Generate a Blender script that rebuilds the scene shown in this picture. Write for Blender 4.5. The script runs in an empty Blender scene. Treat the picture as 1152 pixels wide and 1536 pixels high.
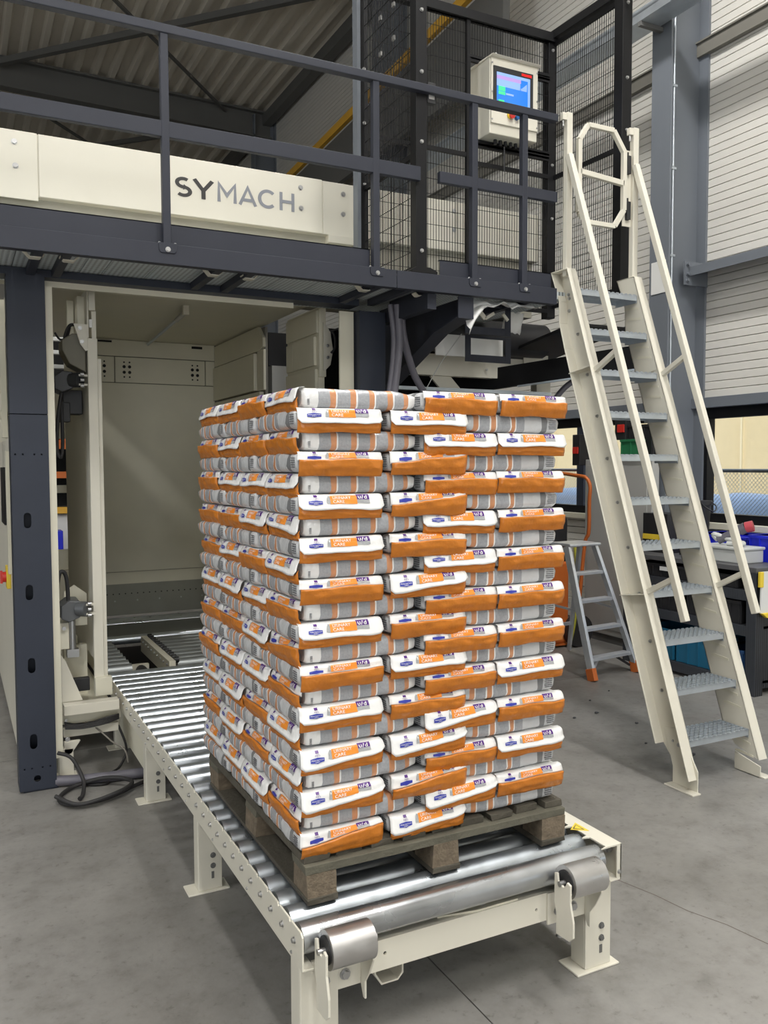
import bpy, bmesh, math, random
from mathutils import Vector, Matrix, noise
PI = math.pi
random.seed(7)
SC = bpy.context.scene
COL = SC.collection

# ------------------------------------------------------------------ camera
cam_d = bpy.data.cameras.new('camera'); cam = bpy.data.objects.new('camera', cam_d); COL.objects.link(cam)
yaw, pitch, roll = -0.46951422, 0.05412492, -0.00339428
Fv = Vector((-math.sin(yaw)*math.cos(pitch), math.cos(yaw)*math.cos(pitch), -math.sin(pitch)))
r0 = Vector((math.cos(yaw), math.sin(yaw), 0)); u0 = r0.cross(Fv)
Rv = math.cos(roll)*r0 + math.sin(roll)*u0
Uv = -math.sin(roll)*r0 + math.cos(roll)*u0
M = Matrix((Rv, Uv, -Fv)).transposed().to_4x4(); M.translation = Vector((0, 0, 1.8))
cam.matrix_world = M
cam_d.sensor_fit = 'AUTO'; cam_d.sensor_width = 36.0; cam_d.lens = 1272.47/1536*36
cam_d.clip_start = 0.05; cam_d.clip_end = 200
SC.camera = cam

# ------------------------------------------------------------------ world, sun, lamps, exposure
w = bpy.data.worlds.new('sky'); SC.world = w; w.use_nodes = True
nt = w.node_tree; nt.nodes.clear()
wo = nt.nodes.new('ShaderNodeOutputWorld'); bg = nt.nodes.new('ShaderNodeBackground')
bg.inputs[0].default_value = (0.72, 0.86, 1.0, 1); bg.inputs[1].default_value = 2.4
nt.links.new(bg.outputs[0], wo.inputs[0])
def sun(name, rot, energy, col):
    d = bpy.data.lights.new(name, 'SUN'); d.energy = energy; d.color = col; d.angle = 0.01
    o = bpy.data.objects.new(name, d); COL.objects.link(o); o.rotation_euler = rot
sun('sun', (0, math.radians(-28), math.radians(10)), 5.0, (1, 0.93, 0.8))
def area(name, loc, sx, sy, power, col=(1, 1, 1), aim=None):
    d = bpy.data.lights.new(name, 'AREA'); d.shape = 'RECTANGLE'; d.size = sx; d.size_y = sy
    d.energy = power; d.color = col
    o = bpy.data.objects.new(name, d); COL.objects.link(o); o.location = loc
    if aim: o.rotation_euler = (Vector(aim)-Vector(loc)).to_track_quat('-Z', 'Y').to_euler()
    return o
COOL = (1.0, 0.985, 0.955)
area('bay_fill_light', (-1.5, -9.5, 2.6), 5.0, 4.6, 330, (0.93, 0.97, 1.0), (1.4, 8.0, 1.9))  # added fill light that brightens the machine bay; no door stands there
area('left_wall_daylight', (-14.5, 1.5, 5.2), 4.0, 18.0, 800, (0.86, 0.93, 1.0), (6.5, 3.5, 4.5))
for lx, ly, p in ((0.2, -1.2, 260), (3.4, 0.2, 250), (-4.5, 2.5, 200), (3.6, 4.6, 215), (-4.5, 9.0, 200), (3.0, -5.5, 230), (-3.5, -4.5, 230)):
    area('hall_lamp', (lx, ly, 8.2), 0.5, 2.4, p, COOL)
SC.view_settings.view_transform = 'Standard'; SC.view_settings.look = 'None'
SC.view_settings.exposure = 0.02; SC.view_settings.gamma = 1.0; SC.view_settings.use_curve_mapping = False
SC.cycles.use_denoising = True
SC.cycles.max_bounces = 8; SC.cycles.diffuse_bounces = 5; SC.cycles.glossy_bounces = 4; SC.cycles.transmission_bounces = 6
SC.cycles.sample_clamp_indirect = 6; SC.cycles.caustics_reflective = False; SC.cycles.caustics_refractive = False

# ------------------------------------------------------------------ materials
MATS = {}
def mat(name, col, rough=0.5, metal=0.0, var=0.05, scale=6.0, bump=0.0, bscale=30.0, emit=0.0, rvar=0.0, coat=0.0):
    m = bpy.data.materials.new(name); m.use_nodes = True; t = m.node_tree
    b = t.nodes['Principled BSDF']
    b.inputs['Base Color'].default_value = (*col, 1); b.inputs['Roughness'].default_value = rough
    b.inputs['Metallic'].default_value = metal
    if coat: b.inputs['Coat Weight'].default_value = coat; b.inputs['Coat Roughness'].default_value = 0.15
    if name in ('blue_grey_paint', 'anthracite_paint', 'black_paint'): b.inputs['Specular IOR Level'].default_value = 0.25
    if emit:
        b.inputs['Emission Color'].default_value = (*col, 1); b.inputs['Emission Strength'].default_value = emit
    tc = t.nodes.new('ShaderNodeTexCoord')
    if var or rvar:
        n = t.nodes.new('ShaderNodeTexNoise'); n.inputs['Scale'].default_value = scale; n.inputs['Detail'].default_value = 5
        t.links.new(tc.outputs['Object'], n.inputs['Vector'])
    if var:
        mx = t.nodes.new('ShaderNodeMix'); mx.data_type = 'RGBA'
        mx.inputs[6].default_value = (*[max(0, c*(1-var*2.2)) for c in col], 1); mx.inputs[7].default_value = (*[min(1, c*(1+var*1.6)) for c in col], 1)
        t.links.new(n.outputs['Fac'], mx.inputs[0]); t.links.new(mx.outputs[2], b.inputs['Base Color'])
    if rvar:
        mr = t.nodes.new('ShaderNodeMapRange'); mr.inputs[3].default_value = max(0.02, rough-rvar); mr.inputs[4].default_value = min(1, rough+rvar)
        mr.inputs[1].default_value = 0.3; mr.inputs[2].default_value = 0.7
        t.links.new(n.outputs['Fac'], mr.inputs[0]); t.links.new(mr.outputs[0], b.inputs['Roughness'])
    if bump:
        n2 = t.nodes.new('ShaderNodeTexNoise'); n2.inputs['Scale'].default_value = bscale; n2.inputs['Detail'].default_value = 4
        t.links.new(tc.outputs['Object'], n2.inputs['Vector'])
        bp = t.nodes.new('ShaderNodeBump'); bp.inputs['Strength'].default_value = bump; bp.inputs['Distance'].default_value = 0.01
        t.links.new(n2.outputs['Fac'], bp.inputs['Height']); t.links.new(bp.outputs[0], b.inputs['Normal'])
    MATS[name] = m
    return m
CREAM = mat('cream_paint', (0.70, 0.67, 0.575), 0.42, var=0.03, scale=2.5)
CREAM2 = mat('cream_worn_paint', (0.71, 0.68, 0.555), 0.5, var=0.07, scale=3, rvar=0.1)
NAVY = mat('blue_grey_paint', (0.034, 0.040, 0.057), 0.45, var=0.06, scale=5)
NAVY2 = mat('anthracite_paint', (0.034, 0.037, 0.050), 0.47, var=0.06, scale=5)
BLACK = mat('black_paint', (0.006, 0.006, 0.007), 0.5, var=0.05)
BLACKP = mat('black_plastic', (0.018, 0.018, 0.02), 0.5, var=0.1)
RUBBER = mat('black_rubber', (0.022, 0.021, 0.022), 0.6, var=0.1)
HOSEG = mat('grey_hose', (0.13, 0.125, 0.15), 0.45, var=0.08)
STEELG = mat('steel_grey_paint', (0.165, 0.182, 0.208), 0.5, var=0.03, scale=2)
STEELD = mat('dark_steel_paint', (0.13, 0.13, 0.125), 0.6, var=0.05, scale=2)
ZINC = mat('zinc_steel', (0.55, 0.60, 0.65), 0.4, metal=0.75, var=0.08, scale=14, rvar=0.06)
ROLLER = mat('galvanised_roller', (0.62, 0.67, 0.72), 0.33, metal=0.92, var=0.10, scale=11, rvar=0.08)
ROLL_SHADE = mat('shaded_roller', (0.34, 0.36, 0.36), 0.45, metal=0.8, var=0.12, scale=9)  # darker copy of the roller metal, bay shade put into its colour
ROLLW = mat('worn_roller', (0.52, 0.54, 0.56), 0.28, metal=0.92, var=0.22, scale=4, rvar=0.1)
DRUM = mat('bare_steel_drum', (0.55, 0.54, 0.53), 0.34, metal=0.9, var=0.05, scale=20, rvar=0.08)
GALV = mat('galvanised_grating', (0.36, 0.42, 0.44), 0.45, metal=0.6, var=0.2, scale=30)
ALU = mat('aluminium', (0.72, 0.75, 0.80), 0.4, metal=0.6, var=0.08, scale=10)
BOLT = mat('bolt_steel', (0.5, 0.5, 0.5), 0.35, metal=0.9, var=0.1)
HOLE = mat('hole_dark', (0.01, 0.01, 0.01), 0.8, var=0)
WOOD = mat('pallet_wood', (0.085, 0.076, 0.058), 0.85, var=0.22, scale=9, bump=0.5, bscale=60)
WOODE = mat('pallet_wood_end', (0.19, 0.15, 0.105), 0.9, var=0.3, scale=40, bump=0.5, bscale=120)
WOODL = mat('pallet_wood_pale', (0.125, 0.118, 0.088), 0.85, var=0.2, scale=10, bump=0.4, bscale=60)
WALLP = mat('cladding_sheet', (0.70, 0.68, 0.63), 0.5, var=0.035, scale=1.5, bump=0.1, bscale=20)
WALLG = mat('cladding_gap', (0.20, 0.19, 0.165), 0.8, var=0.02)
ROOF = mat('roof_sheet', (0.72, 0.67, 0.58), 0.55, var=0.05, scale=1)
YELL = mat('yellow_plastic', (0.75, 0.42, 0.05), 0.5, var=0.06)
YELB = mat('bright_yellow', (0.85, 0.62, 0.05), 0.5, var=0.03)
ORNG = mat('orange_paint', (0.60, 0.15, 0.03), 0.45, var=0.08)
REDP = mat('red_plastic', (0.6, 0.03, 0.02), 0.4, var=0.03)
BLUEP = mat('blue_plastic', (0.02, 0.03, 0.62), 0.4, var=0.04)
TEALP = mat('teal_blue_crate', (0.01, 0.11, 0.20), 0.5, var=0.08)
GREENP = mat('green_plastic', (0.02, 0.17, 0.07), 0.5, var=0.06)
WHITEP = mat('white_plastic', (0.8, 0.8, 0.78), 0.4, var=0.02)
GREYCAB = mat('grey_cabinet_paint', (0.44, 0.44, 0.42), 0.5, var=0.03, scale=2)
LIGHTG = mat('light_grey_plastic', (0.56, 0.57, 0.55), 0.45, var=0.03)
PAPER = mat('white_sheet_plastic', (0.78, 0.78, 0.76), 0.35, var=0.05)
GLASS = bpy.data.materials.new('window_glass'); GLASS.use_nodes = True
_t = GLASS.node_tree; _t.nodes.clear()
_o = _t.nodes.new('ShaderNodeOutputMaterial'); _mx = _t.nodes.new('ShaderNodeMixShader'); _tr = _t.nodes.new('ShaderNodeBsdfTransparent'); _gl = _t.nodes.new('ShaderNodeBsdfGlossy')
_gl.inputs['Roughness'].default_value = 0.03; _mx.inputs[0].default_value = 0.07
_t.links.new(_tr.outputs[0], _mx.inputs[1]); _t.links.new(_gl.outputs[0], _mx.inputs[2]); _t.links.new(_mx.outputs[0], _o.inputs[0])
# bag plastics
BW = mat('bag_white_film', (0.80, 0.80, 0.79), 0.24, var=0.03, scale=20, bump=0.4, bscale=28)
BS = mat('bag_silver_film', (0.56, 0.57, 0.58), 0.2, var=0.08, scale=20, bump=0.55, bscale=28)
BG = mat('bag_grey_film', (0.36, 0.37, 0.39), 0.24, var=0.12, scale=160, bump=0.4, bscale=28)
BD = mat('bag_dark_grey_film', (0.21, 0.215, 0.22), 0.24, var=0.08, scale=60, bump=0.4, bscale=28)
BT = mat('bag_tan_stripe', (0.60, 0.28, 0.14), 0.26, var=0.08, scale=60, bump=0.4, bscale=28)
BO = mat('bag_orange_film', (0.55, 0.175, 0.016), 0.32, var=0.10, scale=25, bump=0.6, bscale=24)
PO = mat('print_orange', (0.80, 0.27, 0.03), 0.35, var=0.02)
PP = mat('print_purple', (0.085, 0.018, 0.20), 0.35, var=0.02)
PB = mat('print_blue', (0.03, 0.045, 0.36), 0.35, var=0.02)
PW = mat('print_white', (0.85, 0.84, 0.82), 0.35, var=0)
PG = mat('print_grey', (0.36, 0.37, 0.38), 0.4, var=0.1, scale=200)
PG2 = mat('print_mid_grey', (0.13, 0.13, 0.14), 0.4, var=0)
PK = mat('print_dark', (0.06, 0.06, 0.065), 0.4, var=0)
LETK = mat('lettering_black', (0.03, 0.028, 0.027), 0.4, var=0)
LETG = mat('lettering_grey', (0.24, 0.25, 0.28), 0.4, var=0)
SCREEN = mat('screen_blue', (0.02, 0.16, 0.62), 0.2, var=0.0, emit=0.55)
SCR_W = mat('screen_pale', (0.22, 0.36, 0.72), 0.2, var=0.0, emit=0.5)
SCR_P = mat('screen_pink', (0.36, 0.24, 0.55), 0.2, var=0.0, emit=0.5)
SCR_G = mat('screen_green', (0.05, 0.7, 0.25), 0.2, var=0.0, emit=0.5)
SCR_R = mat('screen_red_lettering', (0.85, 0.02, 0.02), 0.3, var=0.0)

# floor concrete
def floor_material():
    m = bpy.data.materials.new('concrete_floor'); m.use_nodes = True; t = m.node_tree; b = t.nodes['Principled BSDF']
    tc = t.nodes.new('ShaderNodeTexCoord')
    def nz(s, d=6, rough=0.6):
        n = t.nodes.new('ShaderNodeTexNoise'); n.inputs['Scale'].default_value = s; n.inputs['Detail'].default_value = d; n.inputs['Roughness'].default_value = rough
        t.links.new(tc.outputs['Object'], n.inputs['Vector']); return n
    def ramp(src, pts):
        r = t.nodes.new('ShaderNodeValToRGB'); e = r.color_ramp.elements
        e[0].position, e[0].color = pts[0][0], (*pts[0][1], 1); e[1].position, e[1].color = pts[-1][0], (*pts[-1][1], 1)
        for p, c in pts[1:-1]:
            k = e.new(p); k.color = (*c, 1)
        t.links.new(src, r.inputs[0]); return r
    a = ramp(nz(0.9).outputs['Fac'], [(0.3, (0.185, 0.178, 0.165)), (0.52, (0.235, 0.228, 0.215)), (0.72, (0.285, 0.278, 0.265))])
    c = ramp(nz(5.5, 8, 0.7).outputs['Fac'], [(0.32, (0.72, 0.71, 0.70)), (0.5, (1, 1, 1)), (0.7, (1.12, 1.12, 1.12))])
    f = ramp(nz(26, 6, 0.65).outputs['Fac'], [(0.30, (0.62, 0.61, 0.6)), (0.42, (0.97, 0.97, 0.97)), (0.6, (1.03, 1.03, 1.03))])
    m1 = t.nodes.new('ShaderNodeMix'); m1.data_type = 'RGBA'; m1.blend_type = 'MULTIPLY'; m1.inputs[0].default_value = 0.8
    m2 = t.nodes.new('ShaderNodeMix'); m2.data_type = 'RGBA'; m2.blend_type = 'MULTIPLY'; m2.inputs[0].default_value = 0.8
    t.links.new(a.outputs[0], m1.inputs[6]); t.links.new(c.outputs[0], m1.inputs[7])
    t.links.new(m1.outputs[2], m2.inputs[6]); t.links.new(f.outputs[0], m2.inputs[7]); t.links.new(m2.outputs[2], b.inputs['Base Color'])
    rr = t.nodes.new('ShaderNodeMapRange'); rr.inputs[1].default_value = 0.3; rr.inputs[2].default_value = 0.7; rr.inputs[3].default_value = 0.36; rr.inputs[4].default_value = 0.55
    t.links.new(nz(2.2).outputs['Fac'], rr.inputs[0]); t.links.new(rr.outputs[0], b.inputs['Roughness'])
    bp = t.nodes.new('ShaderNodeBump'); bp.inputs['Strength'].default_value = 0.12; bp.inputs['Distance'].default_value = 0.01
    t.links.new(nz(60).outputs['Fac'], bp.inputs['Height']); t.links.new(bp.outputs[0], b.inputs['Normal'])
    return m
FLOORM = floor_material()
def perf_material(name, col, sx, sy, hole=(0.05, 0.055, 0.06)):
    """sheet steel with rows of punched studs (fine relief)"""
    m = bpy.data.materials.new(name); m.use_nodes = True; t = m.node_tree; b = t.nodes['Principled BSDF']
    b.inputs['Metallic'].default_value = 0.15; b.inputs['Roughness'].default_value = 0.45
    tc = t.nodes.new('ShaderNodeTexCoord'); mp = t.nodes.new('ShaderNodeMapping'); mp.inputs['Scale'].default_value = (sx, sy, 0.0)
    v = t.nodes.new('ShaderNodeTexVoronoi'); v.inputs['Randomness'].default_value = 0.0; v.inputs['Scale'].default_value = 1.0
    t.links.new(tc.outputs['Object'], mp.inputs[0]); t.links.new(mp.outputs[0], v.inputs['Vector'])
    r = t.nodes.new('ShaderNodeValToRGB'); e = r.color_ramp.elements
    e[0].position = 0.2; e[0].color = (*hole, 1); e[1].position = 0.34; e[1].color = (*col, 1)
    t.links.new(v.outputs['Distance'], r.inputs[0]); t.links.new(r.outputs[0], b.inputs['Base Color'])
    bp = t.nodes.new('ShaderNodeBump'); bp.inputs['Strength'].default_value = 0.5; bp.inputs['Distance'].default_value = 0.004
    t.links.new(v.outputs['Distance'], bp.inputs['Height']); t.links.new(bp.outputs[0], b.inputs['Normal'])
    return m
PERF = perf_material('punched_deck_sheet', (0.62, 0.68, 0.70), 38, 38, (0.2, 0.22, 0.23))
PERFD = perf_material('perforated_dark_sheet', (0.045, 0.05, 0.06), 45, 45, (0.012, 0.012, 0.014))

# ------------------------------------------------------------------ mesh builder
class MB:
    def __init__(s): s.v = []; s.f = []; s.m = []; s.sm = []
    def add(s, vs, fs, mi=0, smooth=False):
        o = len(s.v); s.v += [tuple(p) for p in vs]
        for f in fs: s.f.append([i+o for i in f]); s.m.append(mi); s.sm.append(smooth)
        return s
    def box(s, x0, x1, y0, y1, z0, z1, mi=0):
        vs = [(x0, y0, z0), (x1, y0, z0), (x1, y1, z0), (x0, y1, z0), (x0, y0, z1), (x1, y0, z1), (x1, y1, z1), (x0, y1, z1)]
        return s.add(vs, [(0, 3, 2, 1), (4, 5, 6, 7), (0, 1, 5, 4), (1, 2, 6, 5), (2, 3, 7, 6), (3, 0, 4, 7)], mi)
    def bar(s, p, q, wd, ht, up=(0, 0, 1), mi=0):
        """rectangular bar from p to q; wd across, ht along up"""
        p = Vector(p); q = Vector(q); d = (q-p).normalized(); u = Vector(up); a = d.cross(u)
        if a.length < 1e-5: a = d.cross(Vector((0, 1, 0)))
        a.normalize(); u = a.cross(d).normalized(); a = a*wd/2; u = u*ht/2
        vs = [p-a-u, p+a-u, p+a+u, p-a+u, q-a-u, q+a-u, q+a+u, q-a+u]
        return s.add(vs, [(0, 1, 2, 3), (7, 6, 5, 4), (0, 4, 5, 1), (1, 5, 6, 2), (2, 6, 7, 3), (3, 7, 4, 0)], mi)
    def cyl(s, p, q, r, n=16, mi=0, r2=None, caps=True):
        p = Vector(p); q = Vector(q); d = (q-p).normalized(); r2 = r if r2 is None else r2
        a = d.orthogonal().normalized(); b = d.cross(a)
        vs = []
        for c, rr in ((p, r), (q, r2)):
            for i in range(n):
                t = 2*PI*i/n; vs.append(c+a*rr*math.cos(t)+b*rr*math.sin(t))
        s.add(vs, [(i, (i+1) % n, n+(i+1) % n, n+i) for i in range(n)], mi, True)
        if caps:
            s.add(vs[:n], [tuple(range(n))[::-1]], mi); s.add(vs[n:], [tuple(range(n))], mi)
        return s
    def tube(s, pts, r, n=8, mi=0, closed=False):
        pts = [Vector(p) for p in pts]; k = len(pts); rings = []
        prev = None
        for i, p in enumerate(pts):
            a = pts[(i-1) % k] if (closed or i > 0) else p; b = pts[(i+1) % k] if (closed or i < k-1) else p
            d = (b-a).normalized()
            x = d.orthogonal().normalized() if prev is None else (prev-d*prev.dot(d)).normalized()
            prev = x; y = d.cross(x)
            rings.append([p+x*r*math.cos(2*PI*j/n)+y*r*math.sin(2*PI*j/n) for j in range(n)])
        vs = [v for g in rings for v in g]
        fs = []
        for i in range(k if closed else k-1):
            i2 = (i+1) % k
            for j in range(n): fs.append((i*n+j, i*n+(j+1) % n, i2*n+(j+1) % n, i2*n+j))
        s.add(vs, fs, mi, True)
        if not closed: s.add(rings[0], [tuple(range(n))[::-1]], mi); s.add(rings[-1], [tuple(range(n))], mi)
        return s
    def prism(s, poly, axis, a, b, mi=0):
        """extrude 2-D polygon along axis 'x' (y,z), 'y' (x,z) or 'z' (x,y)"""
        def P(p, t):
            return {'x': (t, p[0], p[1]), 'y': (p[0], t, p[1]), 'z': (p[0], p[1], t)}[axis]
        n = len(poly); vs = [P(p, a) for p in poly]+[P(p, b) for p in poly]
        s.add(vs, [tuple(range(n))[::-1], tuple(range(n, 2*n))]+[(i, (i+1) % n, n+(i+1) % n, n+i) for i in range(n)], mi)
        return s
    def grid(s, fn, nu, nv, mi=0, smooth=True):
        vs = [fn(i/nu, j/nv) for j in range(nv+1) for i in range(nu+1)]; W = nu+1
        s.add(vs, [(j*W+i, j*W+i+1, (j+1)*W+i+1, (j+1)*W+i) for j in range(nv) for i in range(nu)], mi, smooth)
        return s
    def mesh(s, name, mats):
        me = bpy.data.meshes.new(name); me.from_pydata(s.v, [], s.f)
        for m in (mats if isinstance(mats, (list, tuple)) else [mats]): me.materials.append(m)
        for i, p in enumerate(me.polygons): p.material_index = s.m[i]; p.use_smooth = s.sm[i]
        bm = bmesh.new(); bm.from_mesh(me); bmesh.ops.recalc_face_normals(bm, faces=bm.faces); bm.to_mesh(me); bm.free()
        me.update(); return me
    def build(s, name, mats, parent=None, bevel=0.0, world=False):
        return link(name, s.mesh(name, mats), parent, bevel, world)
def link(name, me, parent=None, bevel=0.0, world=True):
    o = bpy.data.objects.new(name, me); COL.objects.link(o)
    if parent:
        o.parent = parent
        if not world: pass
        o.matrix_parent_inverse = Matrix.Identity(4)
    if bevel:
        md = o.modifiers.new('edge', 'BEVEL'); md.width = bevel; md.segments = 2; md.limit_method = 'ANGLE'; md.angle_limit = 0.6
    return o
def tag(o, label=None, cat=None, group=None, kind=None):
    if label: o['label'] = label
    if cat: o['category'] = cat
    if group: o['group'] = group
    if kind: o['kind'] = kind
    return o
class Thing:
    """an Empty at the base; parts are given in world coordinates and shifted to the base"""
    def __init__(s, name, base, label=None, cat=None, group=None, kind=None):
        s.o = bpy.data.objects.new(name, None); COL.objects.link(s.o); s.o.location = base; s.o.empty_display_size = 0.1
        s.b = Vector(base); tag(s.o, label, cat, group, kind)
    def part(s, name, mb, mats, bevel=0.0, label=None, kind=None, parent=None):
        off = s.b if parent is None else s.b
        mb2 = MB(); mb2.v = [tuple(Vector(v)-off) for v in mb.v]; mb2.f = mb.f; mb2.m = mb.m; mb2.sm = mb.sm
        o = link(name, mb2.mesh(name, mats), parent or s.o, bevel)
        if label: o['label'] = label
        if kind: o['kind'] = kind
        return o
    def copy_part(s, src, delta):
        o = src.copy(); COL.objects.link(o); o.parent = s.o; o.location = Vector(src.location)+Vector(delta); return o
def struct(name, mb, mats, label=None, bevel=0.0, parent=None):
    o = mb.build(name, mats, parent, bevel)
    if parent is None: o['kind'] = 'structure'
    if label: o['label'] = label
    return o
def solid(name, mb, mats, label, cat, group=None, bevel=0.0):
    """a thing that is one mesh: origin moved to its base centre"""
    xs = [v[0] for v in mb.v]; ys = [v[1] for v in mb.v]; zs = [v[2] for v in mb.v]
    b = Vector(((min(xs)+max(xs))/2, (min(ys)+max(ys))/2, min(zs)))
    mb.v = [tuple(Vector(v)-b) for v in mb.v]
    o = mb.build(name, mats, None, bevel); o.location = b; return tag(o, label, cat, group)
_font_cache = {}
def text_geo(s, size=1.0):
    """vertices and faces of flat lettering in its own plane (x right, y up), left baseline at origin"""
    if s in _font_cache: vs, fs = _font_cache[s]
    else:
        cu = bpy.data.curves.new('lettering', 'FONT'); cu.body = s; cu.size = 1.0; cu.resolution_u = 3
        ob = bpy.data.objects.new('lettering', cu); COL.objects.link(ob)
        dg = bpy.context.evaluated_depsgraph_get(); dg.update()
        me = bpy.data.meshes.new_from_object(ob.evaluated_get(dg))
        vs = [tuple(v.co) for v in me.vertices]; fs = [tuple(p.vertices) for p in me.polygons]
        bpy.data.objects.remove(ob); bpy.data.curves.remove(cu); bpy.data.meshes.remove(me)
        _font_cache[s] = (vs, fs)
    return [(v[0]*size, v[1]*size) for v in vs], fs
def arc(cx, cy, rx, ry, a0, a1, n=14):
    return [(cx+rx*math.cos(math.radians(a0+(a1-a0)*i/n)), cy+ry*math.sin(math.radians(a0+(a1-a0)*i/n))) for i in range(n+1)]
# broad sans capitals as strokes in a unit box (width, list of polylines)
STROKES = {
    'S': (0.72, [arc(.36, .715, .27, .215, 50, 270)+arc(.36, .285, .28, .215, 90, -140)]),
    'Y': (0.86, [[(.07, 1), (.43, .44), (.79, 1)], [(.43, .46), (.43, 0)]]),
    'M': (1.0, [[(.09, 0), (.09, .96), (.5, .38), (.91, .96), (.91, 0)]]),
    'A': (0.98, [[(.06, 0), (.49, .95), (.92, 0)], [(.21, .28), (.77, .28)]]),
    'C': (0.92, [arc(.5, .5, .41, .43, 45, 315, 22)]),
    'H': (0.86, [[(.09, 0), (.09, 1)], [(.77, 0), (.77, 1)], [(.09, .5), (.77, .5)]]),
    'u': (0.66, [[(.1, .70), (.1, .26)]+arc(.33, .26, .23, .2, 180, 360, 8)+[(.56, .70)]]),
    '/': (0.5, [[(.06, -.05), (.44, 1.0)]]),
    'd': (0.66, [arc(.32, .3, .23, .24, 0, 360, 16), [(.56, 0), (.56, 1)]]),
}
def stroke_glyph(ch, wt, sub=1):
    vs, fs = [], []
    for q, pl in enumerate(STROKES[ch][1]):
        if sub > 1 and len(pl) < 5: pl = [(a[0]+(b[0]-a[0])*i/sub, a[1]+(b[1]-a[1])*i/sub) for a, b in zip(pl[:-1], pl[1:]) for i in range(sub)]+[pl[-1]]
        k = len(pl); L = []; Rr = []
        for i, p in enumerate(pl):
            a = Vector(pl[max(i-1, 0)]); b = Vector(p); c = Vector(pl[min(i+1, k-1)])
            d1 = (b-a).normalized() if i else (c-b).normalized(); d2 = (c-b).normalized() if i < k-1 else d1
            n1 = Vector((-d1.y, d1.x)); n2 = Vector((-d2.y, d2.x)); nn = (n1+n2).normalized(); sc = min(1/max(nn.dot(n1), 0.2), 1.8)
            L.append(b+nn*wt/2*sc); Rr.append(b-nn*wt/2*sc)
        o = len(vs); vs += [(v.x, v.y, q) for v in L]+[(v.x, v.y, q) for v in Rr]
        fs += [(o+i, o+i+1, o+k+i+1, o+k+i) for i in range(k-1)]
    return vs, fs
def stroke_text(s, x0, x1, y0, y1, wt=0.17, gap=0.14, sub=1):
    W = sum(STROKES[c][0] for c in s)+gap*(len(s)-1); kx = (x1-x0)/W; x = 0; V, F = [], []
    for c in s:
        vs, fs = stroke_glyph(c, wt, sub); o = len(V)
        V += [(x0+(x+a)*kx, y0+b*(y1-y0), li) for a, b, li in vs]; F += [tuple(i+o for i in f) for f in fs]; x += STROKES[c][0]+gap
    return V, F
def text_fit(s, x0, x1, y0, y1):
    vs, fs = text_geo(s); ax = min(v[0] for v in vs); bx = max(v[0] for v in vs); ay = min(v[1] for v in vs); by = max(v[1] for v in vs)
    return [(x0+(v[0]-ax)/(bx-ax)*(x1-x0), y0+(v[1]-ay)/(by-ay)*(y1-y0)) for v in vs], fs
def plate_holes(outer, holes, fn, thick_vec):
    """flat plate with real holes; 2-D outlines mapped by fn(u,v)->xyz, extruded by thick_vec"""
    bm = bmesh.new(); loops = [outer]+holes; edges = []; L2 = []
    for lp in loops:
        vs = [bm.verts.new(fn(*p)) for p in lp]; L2.append(vs)
        for i in range(len(vs)): edges.append(bm.edges.new((vs[i], vs[(i+1) % len(vs)])))
    bmesh.ops.triangle_fill(bm, use_beauty=True, edges=edges)
    bm.verts.index_update(); mb = MB()
    vs = [v.co.copy() for v in bm.verts]; fs = [[v.index for v in f.verts] for f in bm.faces]; n = len(vs)
    T = Vector(thick_vec)
    mb.add(vs+[v+T for v in vs], fs+[[i+n for i in f[::-1]] for f in fs])
    k = 0
    for lp in loops:
        c = len(lp)
        mb.add([vs[k+i] for i in range(c)]+[vs[k+i]+T for i in range(c)], [(i, (i+1) % c, c+(i+1) % c, c+i) for i in range(c)]); k += c
    bm.free(); return mb
def slot(cx, cy, w, h, n=6):
    r = w/2; pts = []
    for i in range(n+1): t = PI*i/n; pts.append((cx+r*math.cos(t), cy+h/2-r+r*math.sin(t)))
    for i in range(n+1): t = PI+PI*i/n; pts.append((cx+r*math.cos(t), cy-h/2+r+r*math.sin(t)))
    return pts
def bolt(mb, p, d, r=0.009, h=0.008, mi=0):
    p = Vector(p); d = Vector(d).normalized()
    mb.cyl(p, p+d*h*0.35, r*1.35, 10, mi); mb.cyl(p+d*h*0.35, p+d*h*1.3, r, 6, mi)
def bez(pts, n=10):
    """smooth path through points (Catmull-Rom)"""
    P = [Vector(p) for p in pts]; out = []
    for i in range(len(P)-1):
        a = P[max(i-1, 0)]; b = P[i]; c = P[i+1]; d = P[min(i+2, len(P)-1)]
        for k in range(n):
            t = k/n
            out.append(0.5*((2*b)+(c-a)*t+(2*a-5*b+4*c-d)*t*t+(-a+3*b-3*c+d)*t**3))
    out.append(P[-1]); return out

# ================================================================== THE HALL
# floor in cast slabs with saw-cut joints
mb = MB().box(-16.2, 16.5, -10.2, 32.2, -0.22, -0.012); floor = struct('floor', mb, HOLE)
xs = [-16.2, -10.4, -4.5, 1.505, 6.55]; ys = [-10.2, -4.6, 0.9, 5.61, 11.2, 16.8, 22.4, 32.2]
for i in range(len(xs)-1):
    for j in range(len(ys)-1):
        x1 = xs[i+1]
        g = 0.0025
        MB().box(xs[i]+g, x1-g, ys[j]+g, ys[j+1]-g, -0.03, 0.0).build('floor_slab', FLOORM, floor)
m = MB(); cr = [(2.46, 2.92), (2.53, 2.74), (2.575, 2.58), (2.60, 2.42), (2.655, 2.28), (2.69, 2.08), (2.76, 1.92), (2.79, 1.7)]
for (a, b) in zip(cr[:-1], cr[1:]): m.add([(a[0]-0.002, a[1], 0.0006), (a[0]+0.002, a[1], 0.0006), (b[0]+0.002, b[1], 0.0006), (b[0]-0.002, b[1], 0.0006)], [(0, 1, 2, 3)])
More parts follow.
